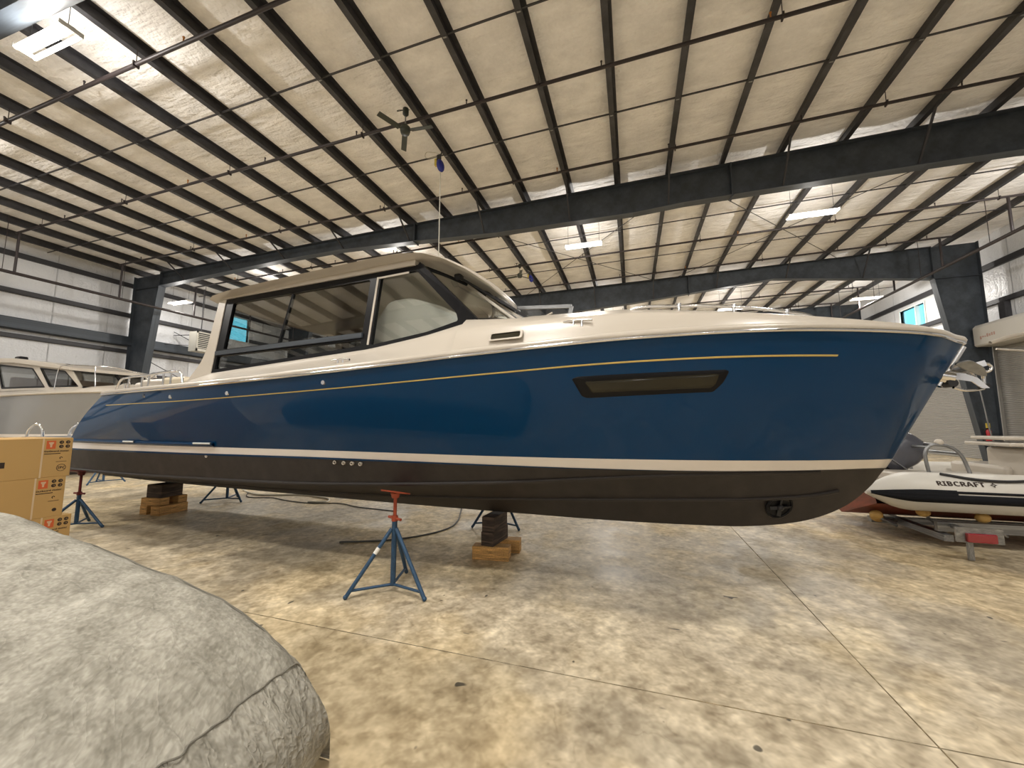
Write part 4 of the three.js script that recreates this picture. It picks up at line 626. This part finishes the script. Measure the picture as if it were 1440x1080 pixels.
// ================= grey boat beyond the stern =================
{
  const gb = thing('grey_cruiser', 'grey hulled cabin cruiser with cream cabin standing behind the cardboard boxes', 'boat', [-18.5, 0, -7.75]);
  const C = 7.75, S = [[-23.2, 1.35, 2.28], [-21, 1.5, 2.3], [-19, 1.55, 2.34], [-17.6, 1.52, 2.38], [-16, 1.36, 2.42], [-15, 1.12, 2.45], [-14.4, 0.83, 2.47], [-14.05, 0.45, 2.48], [-13.9, 0, 2.48]];
  const T = [[-23.3, 1.3, 1.28], [-21, 1.4, 1.28], [-19, 1.42, 1.28], [-17.6, 1.38, 1.28], [-16.2, 1.12, 1.28], [-15.4, 0.82, 1.28], [-14.9, 0.53, 1.28], [-14.6, 0.26, 1.28], [-14.5, 0, 1.28]];
  const K = [[-23.3, 0, .5], [-21, 0, .5], [-19, 0, .5], [-17.8, 0, .5], [-16.6, 0, .55], [-15.8, 0, .66], [-15.2, 0, .85], [-14.7, 0, 1.1], [-14.55, 0, 1.2]];
  const mk = (a) => { const p = a.map((q) => V(...q)), n = p.length; p.push(V(p[n - 2].x, -p[n - 2].y, p[n - 2].z)); const c = new THREE.CatmullRomCurve3(p, false, 'centripetal'); return (t) => c.getPoint(t * (n - 1) / n); };
  const s = mk(S), t = mk(T), k = mk(K), B = (q, sd) => W(q.x, q.z, C - sd * q.y);
  const st = (a, b, nv, sd) => grid(60, nv, (u, v) => B(a(u).lerp(b(u), v), sd));
  const low = (u) => { const q = t(u); q.z -= 0.09; q.y *= 0.985; return q; };
  part(gb, 'hull', [st(t, s, 8, 1), st(t, s, 8, -1), grid(8, 4, (u, v) => { const q = t(0).lerp(s(0), v); return W(q.x, q.z, C - (u * 2 - 1) * q.y); })], M.greyHull, 'glossy mid grey topsides');
  part(gb, 'boot_stripe', [st(low, t, 1, 1), st(low, t, 1, -1)], M.stripe);
  part(gb, 'bottom', [st(k, low, 5, 1), st(k, low, 5, -1), grid(8, 4, (u, v) => { const a = k(0), q = low(0), w = u * 2 - 1; return W(q.x, a.z + (q.z - a.z) * Math.max(v, Math.abs(w)), C - w * q.y); })], M.antifoul);
  part(gb, 'deck', grid(50, 20, (u, v) => { const q = s(u), w = v * 2 - 1; return W(q.x, q.z + 0.05 + 0.28 * Math.pow(1 - Math.abs(w), 0.5) * Math.min(1, (-13.9 - q.x) / 0.8), C - w * (q.y - 0.01)); }), M.gel);
  for (const sd of [1, -1]) part(gb, 'gunwale', tube(Array.from({ length: 40 }, (_, i) => { const q = s(i / 39); q.z += 0.02; return B(q, sd); }), 0.04, 6, 100), M.gel);
  const LW = 0.98, body = [[-22.4, 2.4], [-14.85, 2.5], [-15.05, 2.62], [-22.4, 2.66]];
  part(gb, 'cabin_base', extrude(body, 2 * LW).translate(0, 0, -C - LW), M.gel);
  const roof = [[-22.5, 3.62], [-20.2, 3.70], [-18.4, 3.60], [-16.6, 3.38], [-15.55, 3.20], [-15.5, 3.14], [-16.6, 3.27], [-18.4, 3.49], [-20.2, 3.58], [-22.5, 3.52]];
  part(gb, 'cabin_roof', extrude(roof, 2 * LW + 0.16, [], 0.02).translate(0, 0, -C - LW - 0.08), M.gel);
  const topY = (x) => interp([[-22.5, 3.53], [-20.2, 3.59], [-18.4, 3.50], [-16.6, 3.28], [-15.6, 3.14]], x);
  const wins = [[[-21.9, 2.7], [-19.35, 2.68], [-19.9, 3.5], [-21.9, 3.5]], [[-19.1, 2.68], [-16.75, 2.66], [-17.5, 3.28], [-19.55, 3.5]], [[-16.55, 2.66], [-15.12, 2.64], [-15.85, 3.13], [-17.15, 3.28]]];
  for (const sd of [1, -1]) {
    const w = part(gb, 'cabin_side', extrude([[-22.4, 2.62], [-15.0, 2.6], [-15.6, 3.16], [-16.6, 3.29], [-18.4, 3.51], [-20.2, 3.6], [-22.4, 3.55]], 0.05, wins.map((p) => rounded(p, 0.06, 3))).translate(0, 0, -C + sd * LW - 0.025), M.gel);
    wins.forEach((p) => { part(w, 'pane', extrude(rounded(p, 0.06, 3), 0.006).translate(0, 0, -C + sd * LW - 0.003), M.tint); part(w, 'gasket', extrude(rounded(p.map(([a, b]) => [a, b]), 0.06, 3), 0.02, [rounded(p.map(([a, b], i) => { const cx = p.reduce((q, r) => q + r[0], 0) / 4, cy = p.reduce((q, r) => q + r[1], 0) / 4; return [cx + (a - cx) * 0.94, cy + (b - cy) * 0.86]; }), 0.05, 3)]).translate(0, 0, -C + sd * (LW + 0.022) - 0.01), M.black); });
  }
  const wsx = [[-15.0, 2.62], [-15.58, 3.16]];
  const wf = part(gb, 'windscreen', [bar(W(-15.0, 2.62, C - LW), W(-15.0, 2.62, C + LW), 0.05, 0.05), bar(W(-15.58, 3.16, C - LW), W(-15.58, 3.16, C + LW), 0.05, 0.05), bar(W(-15.0, 2.62, C), W(-15.58, 3.16, C), 0.05, 0.05)], M.black);
  part(wf, 'pane', grid(2, 2, (u, v) => W(-15.0 - 0.58 * u, 2.62 + 0.54 * u, C - LW + 2 * LW * v)), M.tint);
  part(gb, 'cabin_interior', [rbox(-17.3, 2.72, -C, 0.7, 0.5, 1.4, 0.05), rbox(-19.3, 2.8, -C, 0.25, 0.6, 1.5, 0.05)], M.teak);
  part(gb, 'roof_gear', [rbox(-18.75, 3.66, -6.95, 0.3, 0.14, 0.2, 0.04), ...[-17.1, -16.85, -16.6, -16.35].map((x) => rbox(x, 3.42 - (x + 17.1) * 0.2, -7.3, 0.16, 0.1, 0.12, 0.03))], M.black);
  const pu = part(gb, 'bow_pulpit', [tube([[-16.0, 2.5, 6.62], [-15.95, 3.2, 6.66], [-15.85, 3.26, 6.68], [-15.0, 3.26, 6.95], [-14.4, 3.2, 7.25], [-14.05, 3.06, 7.55], [-13.95, 2.9, 7.75]].map(([x, y, p]) => W(x, y, p)), 0.017, 8, 60), tube([[-16.0, 2.5, 8.88], [-15.95, 3.2, 8.84], [-15.0, 3.26, 8.55], [-14.4, 3.2, 8.25], [-13.95, 2.9, 7.75]].map(([x, y, p]) => W(x, y, p)), 0.017, 8, 60)], M.chrome);
  part(pu, 'stanchion', [rod(W(-14.9, 2.5, 7.0), W(-14.95, 3.25, 6.97), 0.014)], M.chrome);
  for (const x of [-21.5, -16.9]) { block('keel_block', 'old brown timber under the keel of the grey cruiser', x, 0, C, 0.3, 0.24, 0.5, 0, M.oldTimber, 'timbers under the grey cruiser'); block('keel_block', 'old brown timber under the keel of the grey cruiser', x, 0.24, C, 0.3, 0.265, 0.4, 0, M.oldTimber, 'timbers under the grey cruiser'); }
}
// ================= things on walls and under the roof =================
{ // unit heater
  const x0 = -22.55, x1 = -21.95, y0 = 5.42, y1 = 6.48, p0 = 14.12, p1 = 14.85, h = thing('unit_heater', 'beige louvred unit heater hung on brackets beside the wall column', 'heater', [-22.25, y0, -14.5]);
  part(h, 'casing', [span(x0, x1 - 0.04, y0, y1, p0, p1), span(x1 - 0.05, x1, y0, y1, p0, p0 + 0.07), span(x1 - 0.05, x1, y0, y1, p1 - 0.07, p1), span(x1 - 0.05, x1, y1 - 0.08, y1, p0, p1), span(x1 - 0.05, x1, y0, y0 + 0.14, p0, p1)], M.heater);
  part(h, 'recess', span(x1 - 0.04, x1 - 0.03, y0 + 0.12, y1 - 0.06, p0 + 0.06, p1 - 0.06), M.black);
  for (let i = 0; i < 8; i++) part(h, 'louver', box(x1 - 0.012, y0 + 0.2 + i * 0.1, -(p0 + p1) / 2, 0.03, 0.045, 0.6), M.heater);
  part(h, 'hanger', [rod(W(-22.25, y1, 14.5), W(-22.25, RY(-22.25), 14.5), 0.025), rod(W(x0, y1 - 0.1, 14.4), W(-23.9, y1 - 0.1, 14.2), 0.02), rod(W(x0, y0 + 0.5, 14.4), W(-23.9, y1 + 0.1, 14.2), 0.02), rod(W(x0, y0 + 0.35, 14.4), W(-23.9, y0 + 0.35, 13.4), 0.015)], M.steel);
}
function fan(X, P, Y, label, rot) {
  const f = thing('ceiling_fan', label, 'fan', [X, Y, -P], 'ceiling fans under the purlins');
  part(f, 'canopy', [lathe([[0.02, 0], [0.07, 0.06], [0.07, 0.2], [0.0, 0.2]]).translate(X, RY(X) - 0.2, -P)], M.fanGreen);
  part(f, 'down_rod', rod(W(X, Y + 0.1, P), W(X, RY(X) - 0.1, P), 0.016), M.galv);
  part(f, 'motor', lathe([[0, -0.1], [0.1, -0.09], [0.12, -0.02], [0.12, 0.06], [0.06, 0.12], [0.0, 0.14]]).translate(X, Y, -P), M.fanGreen);
  for (let k = 0; k < 3; k++) part(f, 'blade', [new THREE.BoxGeometry(0.55, 0.012, 0.13).rotateX(0.22).translate(0.43, 0, 0), new THREE.BoxGeometry(0.2, 0.02, 0.04).translate(0.14, 0, 0)].map((g) => g.rotateY(rot + k * 2.0944).translate(X, Y - 0.02, -P)), M.fanGreen);
  part(f, 'wiring', tube([[X, RY(X) - 0.02, -P], [X - 0.2, RY(X) - 0.05, -P + 0.05], [X - 0.25, RY(X) + 0.12, -P - 0.1], [X - 0.02, RY(X) + 0.15, -P - 0.2]], 0.008, 5, 24), M.wire);
}
fan(-5.02, 7.42, 8.62, 'dark green three blade ceiling fan above the cabin roof', 0.1);
fan(-4.95, 17.05, 8.62, 'dark green three blade ceiling fan small in the roof beyond the first portal frame', 0.9);
function reel(X, P, Y, label, cordTo) {
  const r = thing('cord_reel', label, 'cord reel', [X, Y, -P], 'cord reels under the purlins');
  part(r, 'reel_case', [new THREE.SphereGeometry(0.17, 16, 12).scale(0.62, 1.15, 0.62).rotateZ(0.25).translate(X, Y, -P)], M.reelBlue);
  part(r, 'bracket', [box(X - 0.05, Y + 0.24, -P, 0.1, 0.16, 0.08), rod(W(X - 0.05, Y + 0.2, P), W(-4.85, RY(-4.85), P - 0.05), 0.02)], M.wire);
  part(r, 'junction', [box(X - 0.14, Y + 0.12, -P, 0.06, 0.2, 0.08)], M.extYellow);
  part(r, 'wiring', tube([[X - 0.05, Y + 0.3, -P], [X - 0.4, Y + 0.25, -P + 0.1], [X - 0.45, Y + 0.5, -P], [X - 0.2, Y + 0.5, -P - 0.1], [X - 0.02, Y + 0.35, -P]], 0.009, 5, 30), M.cord);
  if (cordTo) part(r, 'hanging_cord', [rod(W(X, Y - 0.15, P), W(X, cordTo, P), 0.014, 6)], M.cord, 'pale cord hanging down');
}
reel(-4.93, 9.03, 8.78, 'blue cord reel under a purlin with pale cord hanging behind the cabin', 1.0);
reel(-4.62, 17.9, 8.75, 'dark cord reel beside the small distant fan', 0);
{ // fire extinguisher on the column between the doors
  const x = 13.98, p = 21.1, e = thing('fire_extinguisher', 'red fire extinguisher with yellow tag on the dark column', 'extinguisher', [x, 0.85, -p]);
  part(e, 'cylinder', lathe([[0, 0], [0.085, 0.01], [0.09, 0.05], [0.09, 0.42], [0.05, 0.5], [0.03, 0.53], [0, 0.53]]).translate(x, 0.85, -p), M.ext);
  part(e, 'handle', [box(x, 1.42, -p, 0.05, 0.1, 0.12)], M.black); part(e, 'hose', tube([[x, 1.4, -p + 0.03], [x - 0.12, 1.3, -p + 0.05], [x - 0.11, 1.0, -p + 0.05]], 0.015, 6, 16), M.black);
  part(e, 'inspection_tag', box(x - 0.05, 1.5, -p + 0.09, 0.14, 0.2, 0.01), M.extYellow); part(e, 'bracket', box(x, 1.1, -p - 0.1, 0.1, 0.5, 0.12), M.wire);
}
{ const [hb, hx] = globalThis.__lettering, m = mat(0.36, 0.22, 0.18, 0.7), bits = []; // worn away lettering, only smears are left
  for (let i = 0; i < 7; i++) bits.push(box(hx - 0.002, 5.13 + 0.03 * rnd() + 0.01 * i, -20.85 + i * 0.105, 0.003, 0.05 + 0.09 * rnd(), 0.05 + 0.04 * rnd()));
  const l = part(hb, 'worn_lettering', bits, m, 'faded red smeared lettering'); }
{ // column downpipe and chain beside it
  solo('hanging_hose', tube([[13.75, 3.6, -21.0], [13.85, 2.5, -20.98], [13.95, 1.2, -20.95], [14.1, 0.3, -20.9], [14.2, 0.02, -20.8]], 0.025, 6, 40), M.galv, 'thin grey hose hanging down the dark column between the doors', 'hose');
  const c = thing('canopy_frame', 'pale curved boat canopy tube in front of the roll-up door housing', 'canopy', [9.5, 0, -11.5]);
  part(c, 'hoop', tube([[6.55, 3.12, -9.6], [6.9, 3.24, -9.6], [7.4, 3.3, -9.55], [8.2, 3.34, -9.5], [9.6, 3.3, -9.5]], 0.035, 8, 50), M.gel);
  part(c, 'strut', rod(V(6.62, 3.0, -9.6), V(8.4, 2.72, -9.5), 0.018), M.gel); part(c, 'strut', rod(V(7.2, 3.26, -9.56), V(8.6, 3.0, -9.5), 0.012), M.gel);
  part(c, 'anchor_lamp', new THREE.SphereGeometry(0.05, 8, 6).translate(7.35, 3.36, -9.55), M.gel);
  part(c, 'post', [rod(V(8.9, 0.0, -9.5), V(8.9, 3.33, -9.5), 0.03), rod(V(9.6, 0.0, -9.5), V(9.6, 3.3, -9.5), 0.03)], M.gel);
}
// cords on the floor
solo('white_hose', [tube([[-8.9, 0.02, -7.0], [-7.95, 0.02, -6.65], [-7.1, 0.02, -6.9], [-6.5, 0.02, -6.83], [-6.1, 0.02, -6.7], [-5.95, 0.02, -6.45], [-6.3, 0.02, -6.35]], 0.018, 6, 90)], M.cord, 'pale hose looped on the floor behind the keel', 'hose');
solo('extension_cord', tube([[-8.6, 0.012, -6.9], [-7.94, 0.012, -6.4], [-7.4, 0.012, -6.5], [-6.95, 0.012, -6.38], [-6.2, 0.012, -6.3], [-5.6, 0.012, -6.45], [-5.1, 0.012, -6.3], [-4.2, 0.012, -6.2]], 0.01, 6, 90), M.darkCord, 'thin dark cord lying beside the pale hose on the floor', 'cord');
solo('floor_cable', tube([[-3.1, 0.012, -6.75], [-2.78, 0.012, -5.9], [-2.72, 0.012, -5.5], [-2.85, 0.012, -5.1], [-3.2, 0.012, -4.7], [-3.8, 0.012, -4.4]], 0.012, 6, 80), M.darkCord, 'black cable curving over the floor behind the orange topped stand', 'cable');

scene.traverse((o) => { if (o.isMesh) o.castShadow = o.receiveShadow = true; });
renderer.render(scene, camera);
